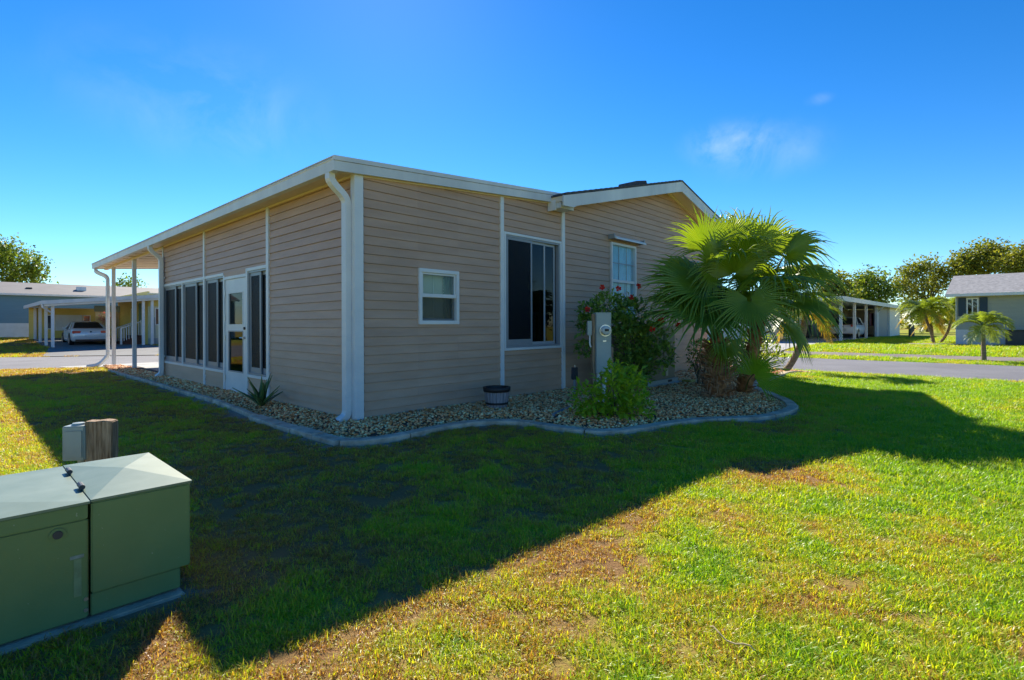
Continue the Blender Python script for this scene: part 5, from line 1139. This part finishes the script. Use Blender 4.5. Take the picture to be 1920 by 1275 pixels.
wl2 = panel_wall(MB(), 'x', -0.3, xw, 0, 2.47, 9.3, 9.4, [(0.5, 0.95, 1.0, 2.0), (2.55, 3.0, 1.2, 2.0)]).build('back_wall', M['yellow'], yh)
nwin(wl2, 'x', 0.5, 0.95, 1.0, 2.0, 9.3, -1, 0); nwin(wl2, 'x', 2.55, 3.0, 1.2, 2.0, 9.3, -1, 0)
MB().box(1.05, 2.5, 9.2, 9.27, 0.9, 2.0).build('shutter', M['skirt'], yh)
lw = panel_wall(MB(), 'y', 0.6, 9.3, 0, 3.4, xw, xw + 0.1, [(2.2, 3.1, 0.65, 2.7), (4.2, 5.0, 1.3, 2.4)]).build('side_wall', M['yellow'], yh)
MB().box(xw + 0.03, xw + 0.06, 2.2, 3.1, 0.65, 2.7).build('house_door', M['curtain'], yh); nwin(lw, 'y', 4.2, 5.0, 1.3, 2.4, xw, -1, 0)
fw_ = panel_wall(MB(), 'x', xw, xw + 8, 0.0, 3.3, 0.5, 0.6, [(xw + 0.35, xw + 1.7, 1.25, 2.35)]).build('front_wall', M['cream'], yh)
nwin(fw_, 'x', xw + 0.35, xw + 1.7, 1.25, 2.35, 0.5, -1, 1, shade=(0.45, 1.0)); MB().box(xw, xw + 8, 0.44, 0.49, 2.45, 3.2).build('front_frieze', M['yellow'], yh)
MB().box(xw, xw + 8, 0.40, 0.47, -0.1, 0.42).build('skirting', M['conc'], yh)
# lattice screen with its header
lat = MB(); l0, l1, lz0, lz1, ly = 3.15, 4.55, 1.0, 2.25, 8.6
pp_ = []
n_ = 14
for k in range(-n_, n_):
    for sg_ in (1, -1):
        a = l0 + (l1 - l0) * k / n_ if sg_ > 0 else l0 + (l1 - l0) * (k + n_) / n_; 
        p, q = (a, lz0), (a + sg_ * (lz1 - lz0), lz1)
        def cl(p, q):
            (x0, z0_), (x1, z1_) = p, q
            t0, t1 = 0.0, 1.0; dx_ = x1 - x0
            for lo_, hi_ in ((l0, l1),):
                ta, tb = (lo_ - x0) / dx_, (hi_ - x0) / dx_
                if ta > tb: ta, tb = tb, ta
                t0, t1 = max(t0, ta), min(t1, tb)
            return None if t1 - t0 < 0.03 else ((x0 + dx_ * t0, z0_ + (z1_ - z0_) * t0), (x0 + dx_ * t1, z0_ + (z1_ - z0_) * t1))
        c = cl(p, q)
        if c: lat.tube([(c[0][0], ly + 0.012 * sg_, c[0][1]), (c[1][0], ly + 0.012 * sg_, c[1][1])], 1, sq=(0.02, 0.006))
lo = lat.build('lattice', M['white'], yh); MB().box(l0 - .05, l1 + .05, ly - .03, ly + .03, lz1, lz1 + 0.42).build('lattice_header', mat('pale_blue_panel', (0.42, 0.55, 0.62), 0.5), yh)
# steps with railing
for k in range(3): MB().box(xw - 1.15 + k * 0.28, xw - 0.001, 1.9, 3.3, 0.2 * k, 0.2 * (k + 1)).build('step', mat('brick_step', (0.10, 0.045, 0.035), 0.9, 0.3, 12), yh)
for y in (1.85, 3.35):
    r_ = MB(); r_.box(xw - 1.2, xw - 1.1, y - .05, y + .05, 0, 1.05); r_.box(xw - 0.12, xw - 0.02, y - .05, y + .05, 0.6, 1.6)
    r_.prism([(xw - 1.2, y - .04, 1.0), (xw - 1.2, y + .04, 1.0), (xw - 1.2, y + .04, 1.07), (xw - 1.2, y - .04, 1.07)], [(xw - .02, y - .04, 1.5), (xw - .02, y + .04, 1.5), (xw - .02, y + .04, 1.57), (xw - .02, y - .04, 1.57)])
    for k in range(7): x = xw - 1.0 + k * 0.13; r_.box(x - .02, x + .02, y - .02, y + .02, 0.25 + 0.06 * k, 1.05 + 0.058 * k)
    r_.build('stair_railing', M['white'], yh)
q = Vector(yh.location) + U * (xw + 0.22) - V * 0.15; bpole = MB().tube([(0, 0, 0.05), (0.0, 0.06, 1.75)], 0.02, 6).build('broom_pole', mat('blue_pole', (0.05, 0.12, 0.2), 0.4)); bpole.location = q; bpole.rotation_euler = (0, 0, TH); tag(bpole, 'thin blue pole leaning on a post of the yellow house', 'pole')
# hanging flower baskets and shrubs by the yellow carport
for i, (px, py, c) in enumerate(((172, 592, 'orange'), (197, 594, 'red'))):
    pz = atY(px, py, 38.5); fb = empty('flower_pot_stand', (pz.x, pz.y, 0), 0); tag(fb, ('orange' if i == 0 else 'red') + ' flowers in a tall pot behind the silver sedan', 'flowers')
    n = 120; d = rdir(n); P = d * rng.uniform(0.1, 0.42, n)[:, None] + np.array([0, 0, pz.z]); nn = unit(np.cross(d, rdir(n))); L = rng.uniform(0.1, 0.2, n)
    tag(obj('blooms', leaf_mesh('blooms', P, d, nn, L, L * 0.7, leafmat(c, (0.5, 0.12, 0.02) if i == 0 else (0.5, 0.03, 0.03), (0.55, 0.2, 0.03) if i == 0 else (0.55, 0.08, 0.05))), fb), kind='stuff')
    MB().lathe([(0.14, 0), (0.2, 0.1), (0.22, 0.5), (0.18, 0.5)], 12).build('pot', M['soil'], fb); MB().tube([(0, 0, 0.4), (0, 0, pz.z)], 0.02, 6).build('stem', M['twig'], fb)
# driveway of the yellow house
dw = []
O_ = Vector((yh.location.x, yh.location.y, 0)); e0, e1 = Vector((-21.9, 24.45, 0)), Vector((-15.5, 25.7, 0)); i0, i1 = O_ + U * -0.15 + V * 9.2, O_ + U * (xw - 0.05) + V * 9.2; m0, m1 = O_ + U * -0.15, O_ + U * (xw - 0.05)
dw = [[e0.lerp(m0, j / 10).lerp(e1.lerp(m1, j / 10), k / 6) for k in range(7)] for j in range(11)] + [[m0.lerp(i0, j / 8).lerp(m1.lerp(i1, j / 8), k / 6) for k in range(7)] for j in range(1, 9)]
sheet('neighbour_driveway', dw, mat('shaded_driveway', (0.17, 0.17, 0.17), 0.85, 0.15, 1.5, 0.4, 50), 0.03); drive_y = [e0, m0, i0, i1, m1, e1]  # concrete darkened so its colour carries the carport's shadow

# white carport house, right
M['offwhite'] = mat('offwhite_panel', (0.84, 0.77, 0.67), 0.6, 0.05, 1.2)
wh = frame_at((21.7, 34.6, 0.0), 'carport_house', 'white house with long flat carport roof across the side street')
for x in (0.0, lx_at(wh, 1602), lx_at(wh, 1624), lx_at(wh, 1643)): MB().box(x - 0.10, x + 0.10, -0.08, 0.08, -0.1, 2.68).build('post', M['white'], wh)
MB().box(-2.2, 27.5, -0.5, 4.6, 2.72, 2.80).build('carport_roof', M['roofwhite'], wh); MB().box(-2.3, 27.6, -0.6, -0.51, 2.62, 2.92).build('roof_fascia', M['fascia'], wh); MB().box(-2.3, -2.21, -0.5, 4.6, 2.62, 2.92).build('end_fascia', M['fascia'], wh)
xa, xb, xc = lx_at(wh, 1645), lx_at(wh, 1667), lx_at(wh, 1684)
MB().box(xa, xb, 0.1, 0.25, 0, 2.7).build('shed_wall', mat('grey_panel', (0.30, 0.29, 0.28), 0.6), wh); MB().box(xb + 0.02, xc, -0.05, 0.2, 0, 2.75).build('storage_wall', M['offwhite'], wh); MB().box(xc, xc + 0.25, -0.1, 0.2, 0, 2.8).build('corner_trim', M['white'], wh)
MB().tube([(xa - .4, -0.55, 2.65), (xa - .5, -0.3, 2.45), (xa + .3, 0.0, 2.2), (xa + .3, 0.0, 0.1)], 0.06, 6).build('downspout', M['white'], wh)
hw_ = panel_wall(MB(), 'x', -3.5, 27, 0, 2.9, 4.6, 4.75, [(2.2, 3.3, 0.3, 2.3), (12.5, 14.2, 1.2, 2.2)]).build('house_wall', M['offwhite'], wh)
MB().box(2.2, 3.3, 4.66, 4.7, 0.3, 2.3).build('house_door', M['white'], wh); nwin(hw_, 'x', 12.5, 14.2, 1.2, 2.2, 4.6, -1, 1)
MB().box(26.9, 27.0, 0.2, 4.6, 0, 2.7).build('back_panel', M['offwhite'], wh)
MB().box(13.0, 15.6, 0.42, 0.45, 1.0, 2.1).build('hung_flag', mat('red_cloth', (0.35, 0.03, 0.03), 0.8, 0.4, 1.5, c2=(0.05, 0.05, 0.06)), wh)
MB().add([(-3.8, 4.3, 2.9), (27.5, 4.3, 2.9), (27.5, 8.3, 3.9), (-3.8, 8.3, 3.9), (27.5, 12.3, 2.9), (-3.8, 12.3, 2.9)], [(0, 1, 2, 3), (3, 2, 4, 5), (0, 3, 5), (1, 4, 2)]).build('roof', M['paleroof'], wh)
MB().box(-3.5, -3.4, 4.75, 12, 0, 2.9).build('end_wall', M['offwhite'], wh)
dw = [[ws(24.1, 0).lerp(ws(24.1, 0), 0) * 0 + Vector((wh.location.x, wh.location.y, 0)) + U * (-13.0 + 41 * j / 30) + V * (0.05 + 4.5 * k / 6) for k in range(7)] for j in range(31)]
sheet('carport_driveway', dw, M['conc'], 0.035); drive_w = [dw[0][0], dw[-1][0], dw[-1][-1], dw[0][-1]]
# refuse bins and chair by that wall
bq = Vector(wh.location) + U * 7.4 + V * 3.9; bn = empty('wheeled_bin', bq, TH); tag(bn, 'dark wheeled bin beside the white sport utility car', 'bin')
MB().prism([(-.25, -.25, .08), (.25, -.25, .08), (.25, .25, .08), (-.25, .25, .08)], [(-.32, -.32, 1.0), (.32, -.32, 1.0), (.32, .32, 1.0), (-.32, .32, 1.0)]).build('body', M['darkbox'], bn); MB().box(-.34, .34, -.36, .34, 1.0, 1.07).build('lid', M['black'], bn, bevel=0.02)
for y in (-.28, .28): MB().tube([(-.28, y - .03, .1), (-.28, y + .03, .1)], .1, 12).build('wheel', M['black'], bn)
# stub post on the far lawn
sp = gp(1709, 632); so = MB().ex([(-.2, 0), (.2, 0), (.18, 1.1), (.1, 1.18), (-.1, 1.18), (-.18, 1.1)], 'y', -.12, .12).build('lawn_post', M['palmbark'], bevel=0.02); so.location = (sp.x, sp.y, -0.05); tag(so, 'short pale post on the lawn beyond the carport', 'post')

# grey-green house, right edge
M['sage'] = mat('sage_siding', (0.35, 0.355, 0.29), 0.6, 0.06, 1.2, stretch=(1, 1, 8)); M['lightskirt'] = mat('light_skirting', (0.68, 0.66, 0.64), 0.6, 0.06, 2)
cq = gp(1790, 641.5); gh = frame_at((24.5, 28.9, 0.08), 'sage_house', 'grey-green house with grey shingle roof at the right edge')
zs0, zs1 = 0.78, 2.78
panel_wall(MB(), 'y', -15, 0, zs0, zs1, 0, 0.1, [(ly_at(gh, 1835), ly_at(gh, 1812), 1.55, 2.5)]).build('front_wall', M['sage'], gh)
for k in range(13):
    z = zs0 + 0.02 + k * 0.152; yb_, ya_ = ly_at(gh, 1835) - 0.05, ly_at(gh, 1812) + 0.05
    for a, b_ in (((-15, 0.0),) if not (1.4 < z < 2.5) else ((-15, yb_), (ya_, 0.0))): MB().prism([(-0.018, a, z), (-0.018, b_, z), (-0.001, b_, z), (-0.001, a, z)], [(-0.004, a, z + .148), (-0.004, b_, z + .148), (-0.001, b_, z + .148), (-0.001, a, z + .148)]).build('siding_board', M['sage'], gh)
nwin(gh, 'y', ly_at(gh, 1835), ly_at(gh, 1812), 1.55, 2.5, 0.0, -1, 1)
for a, b_ in ((ly_at(gh, 1852), ly_at(gh, 1837)), (ly_at(gh, 1811), ly_at(gh, 1797))): MB().box(-0.06, -0.02, a, b_, 1.5, 2.52).build('shutter', mat('navy_shutter', (0.02, 0.045, 0.07), 0.5), gh)
MB().box(-0.03, 0.08, -15, 0.02, -0.2, zs0).build('skirting', M['lightskirt'], gh)
for k in range(40): MB().box(-0.042, -0.031, -10 + k * 0.25, -9.975 + k * 0.25, -0.15, zs0 - .04).build('skirting_rib', M['lightskirt'], gh)
MB().ex([(0.1, -0.2), (7, -0.2), (7, zs1), (3.5, zs1 + 1.1), (0.1, zs1)], 'y', -0.1, 0.0).build('end_wall', M['offwhite'], gh)
MB().box(-0.05, 0.12, 0.0, 0.03, -0.2, zs1).build('corner_trim', M['white'], gh)
MB().add([(-0.45, 0.45, zs1 - .06), (-0.45, -15.5, zs1 - .06), (3.5, -15.5, zs1 + 1.2), (3.5, 0.3, zs1 + 1.2), (7.4, -15.5, zs1), (7.4, 0.45, zs1), (-0.45, 0.45, zs1 - .2), (-0.45, -15.5, zs1 - .2)], [(0, 1, 2, 3), (3, 2, 4, 5), (0, 6, 7, 1)]).build('roof', M['greyroof'], gh)
MB().box(-0.49, -0.455, -15.5, 0.45, zs1 - .2, zs1 - .05).build('fascia', M['white'], gh)
MB().box(-0.4, 0.0, -15.4, 0.4, zs1 - .2, zs1 - .17).build('soffit', M['soffit'], gh)
ya = ly_at(gh, 1905, -0.6); a2 = empty('condenser_unit', Vector(gh.location) - U * 0.75 + V * ya, TH); tag(a2, 'dark grey condenser unit against the sage house skirting', 'air conditioner')
MB().box(-.35, .35, -.4, .4, -0.1, .72).build('cabinet', M['darkbox'], a2, bevel=0.03); MB().box(-.38, .38, -.43, .43, .725, .78).build('top_grille', M['black'], a2, bevel=0.02)

# ------------------------------------------------------------------ cars
def car(name, label, loc, rz, prof, Wd, glass_prof, paint, wheels, lights, Lc, plate_z, tail=None):
    """prof: stations (x, z_low, z_belt, half-width factor); glass_prof: stations (x, z_top, half-width factor)"""
    o = empty(name, loc, rz); tag(o, label, 'car'); w2 = Wd / 2
    rings = []
    for x, zl, zb_, f in prof:
        w = w2 * f; rings.append([(x, -w * .86, zl), (x, w * .86, zl), (x, w * .98, zl + .12), (x, w, zl + (zb_ - zl) * .55), (x, w * .95, zb_ - .04), (x, w * .86, zb_), (x, -w * .86, zb_), (x, -w * .95, zb_ - .04), (x, -w, zl + (zb_ - zl) * .55), (x, -w * .98, zl + .12)])
    k = 10; vs = [p for r_ in rings for p in r_]; fs = [(a * k + j, a * k + (j + 1) % k, (a + 1) * k + (j + 1) % k, (a + 1) * k + j) for a in range(len(rings) - 1) for j in range(k)] + [tuple(range(k)), tuple(range((len(rings) - 1) * k, len(rings) * k))[::-1]]
    body = MB().add(vs, fs).build('body', paint, o, smooth=True)
    zb_ = lambda x: np.interp(x, [p[0] for p in prof], [p[2] for p in prof])
    gr = []
    for x, zt_, f in glass_prof:
        w = w2 * f; z0_ = float(zb_(x)) - .03; gr.append([(x, -w2 * .87, z0_), (x, w2 * .87, z0_), (x, w, max(z0_ + .01, zt_ - .05)), (x, w * .8, max(z0_ + .02, zt_)), (x, -w * .8, max(z0_ + .02, zt_)), (x, -w, max(z0_ + .01, zt_ - .05))])
    k = 6; vs = [p for r_ in gr for p in r_]; fs = [(a * k + j, a * k + (j + 1) % k, (a + 1) * k + (j + 1) % k, (a + 1) * k + j) for a in range(len(gr) - 1) for j in range(k)] + [tuple(range(k)), tuple(range((len(gr) - 1) * k, len(gr) * k))[::-1]]
    MB().add(vs, fs).build('windows', CG, o)
    top = [g_ for g_ in glass_prof if g_[1] > max(q_[1] for q_ in glass_prof) - .10]
    x0_, x1_ = top[0][0], top[-1][0]; pts = []
    rf = MB(); n0 = 0; rr_ = []
    for x, zt_, f in top: w = w2 * f; rr_.append([(x, -w * 1.01, zt_ - .055), (x, -w * .82, zt_ + .012), (x, w * .82, zt_ + .012), (x, w * 1.01, zt_ - .055)])
    vs = [p for r_ in rr_ for p in r_]; rf.add(vs, [(a * 4 + j, a * 4 + j + 1, (a + 1) * 4 + j + 1, (a + 1) * 4 + j) for a in range(len(rr_) - 1) for j in range(3)]).build('roof', paint, o, smooth=True)
    for i in (0, len(glass_prof) // 2, len(glass_prof) - 1):         # pillars
        for sd in (-1, 1):
            if i == 0: a, b_ = glass_prof[0], top[0]
            elif i == len(glass_prof) - 1: a, b_ = glass_prof[-1], top[-1]
            else: a = b_ = glass_prof[i]
            p0_ = (a[0], sd * w2 * .88, float(zb_(a[0])) - .02); p1_ = (b_[0], sd * w2 * b_[2] * 1.005, b_[1] - .05); MB().tube([p0_, p1_], 1, sq=(.045, .03)).build('pillar', paint, o)
    for x in wheels:
        for sd in (-1, 1):
            y = sd * (w2 - .10); wh_ = MB().tube([(x, y - .11, .33), (x, y + .11, .33)], .335, 20).build('wheel', M['black'], o, smooth=False)
            MB().tube([(x, y + sd * .08, .33), (x, y + sd * .118, .33)], .21, 14).build('rim', M['metal'], wh_)
            MB().tube([(x, y - sd * .02, .36), (x, sd * (w2 + .004), .36)], .40, 20).build('wheel_arch', M['black'], o)
    for (y0, y1, z0_, z1_, dx_) in lights:
        for sd in (-1, 1): a, b_ = sorted((sd * y0, sd * y1)); MB().box(-0.03 + dx_, 0.10 + dx_, a, b_, z0_, z1_).build('tail_light', CR, o, bevel=0.015)
    MB().box(-.05, .02, -.26, .26, plate_z, plate_z + .13).build('number_plate', M['skirt'], o)
    MB().box(-.02, .06, -w2 * .8, w2 * .8, .24, .36).build('lower_valance', M['black'], o)
    MB().tube([(-.03, 0, plate_z + .30), (.0, 0, plate_z + .30)], .05, 12).build('badge', M['darkbox'], o)
    for sd in (-1, 1): MB().box(Lc * .60, Lc * .64, sd * w2 * 1.0 - .09, sd * w2 * 1.0 + .09, prof[3][2] + .02, prof[3][2] + .16).build('mirror', paint, o, bevel=.02)
    return o
CG = mat('car_glass', (0.012, 0.016, 0.02), 0.06, spec=0.7); CR = mat('tail_lamp', (0.42, 0.02, 0.025), 0.15, spec=0.6)
silver = mat('silver_paint', (0.68, 0.71, 0.75), 0.25, metal=0.15); whitep = mat('white_paint', (0.72, 0.73, 0.74), 0.22, spec=0.5)
cz = Vector(yh.location) + U * 1.95 + V * 1.9
car('sedan_car', 'silver sedan seen from behind under the yellow house carport', (cz.x, cz.y, gz1(cz.x, cz.y) + 0.03), TH + R(90),
    [(0, .34, .80, .86), (.12, .28, .98, .96), (.5, .22, 1.04, .99), (1.2, .2, .96, 1.0), (2.6, .2, .95, 1.0), (3.4, .2, .95, .99), (4.2, .24, .82, .95), (4.65, .34, .66, .82)], 1.84,
    [(.75, 1.05, .80), (1.35, 1.40, .70), (2.0, 1.46, .70), (2.7, 1.44, .70), (3.45, 1.0, .80)], silver, (.95, 3.75), [(.48, .88, .72, .88, 0.02)], 4.65, .52)
cz = Vector(wh.location) + U * 8.6 + V * 1.55
car('sport_utility_car', 'white sport utility car parked under the long carport', (cz.x, cz.y, gz1(cz.x, cz.y) + 0.035), TH,
    [(0, .42, .88, .90), (.1, .34, 1.06, .98), (.6, .26, 1.08, 1.0), (1.4, .25, 1.06, 1.0), (2.6, .25, 1.05, 1.0), (3.3, .25, 1.05, 1.0), (4.1, .3, .98, .96), (4.6, .42, .78, .85)], 1.88,
    [(.12, 1.10, .84), (.42, 1.60, .74), (1.2, 1.70, .74), (2.4, 1.69, .74), (3.25, 1.10, .82)], whitep, (.9, 3.65), [(.55, .92, .92, 1.06, 0.0)], 4.6, .62)

# ------------------------------------------------------------------ lawn blades
excl = [[(p.x, p.y) for p in q] for q in (bed, drive, front_road, side_road, drive_y, drive_w)] + [[(p.x, p.y) for p in pad_poly], [(p.x, p.y) for p in house_fp], [(ws(22.5, -60).x, ws(22.5, -60).y), (ws(24.2, -60).x, ws(24.2, -60).y), (ws(24.2, 70).x, ws(24.2, 70).y), (ws(22.5, 70).x, ws(22.5, 70).y)], [(p.x, p.y) for p in ring_]]
grass_m = bpy.data.materials.new('grass_blade'); grass_m.use_nodes = True; t = grass_m.node_tree; b = t.nodes['Principled BSDF']; b.inputs['Roughness'].default_value = 0.42; b.inputs['Specular IOR Level'].default_value = 0.4
a = t.nodes.new('ShaderNodeAttribute'); a.attribute_type = 'INSTANCER'; a.attribute_name = 'tint'; a2_ = t.nodes.new('ShaderNodeAttribute'); a2_.attribute_name = 'rnd'
ma_ = t.nodes.new('ShaderNodeMath'); ma_.operation = 'MULTIPLY_ADD'; ma_.inputs[1].default_value = 0.7; ma_.inputs[2].default_value = -0.37; t.links.new(a2_.outputs['Fac'], ma_.inputs[0])
ad_ = t.nodes.new('ShaderNodeMath'); ad_.operation = 'ADD'; t.links.new(ma_.outputs[0], ad_.inputs[0]); t.links.new(a.outputs['Fac'], ad_.inputs[1])
rg = tramp(ad_.outputs[0], [(0.0, (0.32, 0.165, 0.065)), (0.13, (0.44, 0.26, 0.085)), (0.27, (0.48, 0.42, 0.045)), (0.50, (0.38, 0.43, 0.018)), (1.0, (0.18, 0.33, 0.015))])
t.links.new(rg.outputs[0], b.inputs['Base Color'])
tr = t.nodes.new('ShaderNodeBsdfTranslucent'); gm2 = t.nodes.new('ShaderNodeMix'); gm2.data_type = 'RGBA'; gm2.blend_type = 'MULTIPLY'; gm2.inputs['Factor'].default_value = 1; gm2.inputs['B'].default_value = (2.2, 2.2, 0.6, 1)
t.links.new(rg.outputs[0], gm2.inputs['A']); t.links.new(gm2.outputs['Result'], tr.inputs['Color'])
ms = t.nodes.new('ShaderNodeMixShader'); ms.inputs[0].default_value = 0.42; t.links.new(b.outputs[0], ms.inputs[1]); t.links.new(tr.outputs[0], ms.inputs[2]); t.links.new(ms.outputs[0], t.nodes['Material Output'].inputs['Surface'])
def tuft(seed, nb, rad, hl):
    g_ = np.random.default_rng(seed); az = g_.uniform(0, 2 * np.pi, nb); lean = g_.uniform(0.3, 1.55, nb); L = g_.uniform(0.45, 1.0, nb) * hl; W_ = g_.uniform(0.0032, 0.0066, nb)
    q = g_.uniform(0, 2 * np.pi, nb); r_ = rad * np.sqrt(g_.random(nb)); dx, dy = np.cos(az), np.sin(az); P = np.stack([r_ * np.cos(q), r_ * np.sin(q), np.full(nb, -0.006)], 1)
    S = np.stack([-dy, dx, np.zeros(nb)], 1) * W_[:, None] / 2
    d1 = np.stack([dx * np.sin(lean * 0.55), dy * np.sin(lean * 0.55), np.cos(lean * 0.55)], 1); d2 = np.stack([dx * np.sin(lean * 1.35), dy * np.sin(lean * 1.35), np.cos(lean * 1.35)], 1)
    mid = P + d1 * L[:, None] * 0.5; tip = mid + d2 * L[:, None] * 0.55
    Vb = np.stack([P - S, P + S, mid - S * 0.95, mid + S * 0.95, tip], 1).reshape(-1, 3); f = np.array([[0, 1, 3], [0, 3, 2], [2, 3, 4]])
    me = np_mesh('grass_tuft', Vb, (f[None] + (np.arange(nb) * 5)[:, None, None]).reshape(-1, 3), grass_m, {'rnd': np.repeat(g_.random(nb), 5)})
    return bpy.data.objects.new('grass_tuft', me)
tufts = [tuft(100 + k, 74, 0.08, 0.060) for k in range(5)]
pts, tin, scl = [], [], []
for (ya, yb, dens, sc) in ((1.2, 3.4, 420, 0.85), (3.4, 6.5, 250, 1.0), (6.5, 12, 130, 1.25), (12, 20, 55, 1.8), (20, 45, 16, 3.0)):
    wx = yb * 1.02 + 3.7; n = int(dens * 2 * wx * (yb - ya)); xs = rng.uniform(-wx, wx, n); ys = rng.uniform(ya, yb, n)
    k = np.abs(xs) < ys * 1.02 + 3.6; xs, ys = xs[k], ys[k]
    bad = np.zeros(len(xs), bool)
    for q in excl: bad |= inpoly(xs, ys, q)
    tt = tintf(xs, ys); bare = baref(xs, ys)
    k = ~bad & (rng.random(len(xs)) < (1 - 0.95 * bare) * (0.72 + 0.28 * sstep(0.05, 0.4, tt)))
    xs, ys, tt = xs[k], ys[k], tt[k]; pts.append(np.stack([xs, ys, terrain(xs, ys)], 1)); tin.append(np.clip(tt + 0.13 * rng.standard_normal(len(xs)), 0, 1)); scl.append(sc * rng.uniform(0.65, 1.15, len(xs)) * (0.72 + 0.4 * tt))
pts = np.concatenate(pts); pm = bpy.data.meshes.new('grass'); pm.vertices.add(len(pts)); pm.vertices.foreach_set('co', pts.astype(np.float32).ravel())
for an, av in (('tint', np.concatenate(tin)), ('sc', np.concatenate(scl))): a_ = pm.attributes.new(an, 'FLOAT', 'POINT'); a_.data.foreach_set('value', av.astype(np.float32))
pm.materials.append(grass_m); go = obj('grass', pm); tag(go, 'green and yellowing lawn grass around the home', 'grass', kind='stuff')
gn = bpy.data.node_groups.new('grass_scatter', 'GeometryNodeTree'); gn.interface.new_socket('Geometry', in_out='INPUT', socket_type='NodeSocketGeometry'); gn.interface.new_socket('Geometry', in_out='OUTPUT', socket_type='NodeSocketGeometry')
gi = gn.nodes.new('NodeGroupInput'); gout = gn.nodes.new('NodeGroupOutput'); iop = gn.nodes.new('GeometryNodeInstanceOnPoints'); jn = gn.nodes.new('GeometryNodeJoinGeometry')
for o_ in tufts:
    oi = gn.nodes.new('GeometryNodeObjectInfo'); oi.inputs['Object'].default_value = o_; oi.inputs['As Instance'].default_value = True; gn.links.new(oi.outputs['Geometry'], jn.inputs[0])
rv_ = gn.nodes.new('FunctionNodeRandomValue'); rv_.data_type = 'FLOAT_VECTOR'; rv_.inputs[0].default_value = (-0.12, -0.12, 0); rv_.inputs[1].default_value = (0.12, 0.12, 6.283)
na = gn.nodes.new('GeometryNodeInputNamedAttribute'); na.data_type = 'FLOAT'; na.inputs['Name'].default_value = 'sc'
iop.inputs['Pick Instance'].default_value = True
gn.links.new(gi.outputs[0], iop.inputs['Points']); gn.links.new(jn.outputs[0], iop.inputs['Instance']); gn.links.new(rv_.outputs[0], iop.inputs['Rotation']); gn.links.new(na.outputs['Attribute'], iop.inputs['Scale']); gn.links.new(iop.outputs[0], gout.inputs[0])
md = go.modifiers.new('scatter', 'NODES'); md.node_group = gn


# a dry straw lying on the lawn
q = [gp(1330, 1203), gp(1352, 1222), gp(1385, 1238), gp(1412, 1248)]
so = MB().tube([Vector((p.x, p.y, 0.058 + 0.01 * math.sin(i * 1.4))) for i, p in enumerate(smooth_line(q, 1))], 0.0028, 6).build('dry_straw', mat('straw', (0.55, 0.42, 0.22), 0.7)); tag(so, 'long dry straw lying on the sunny lawn in front', 'straw')
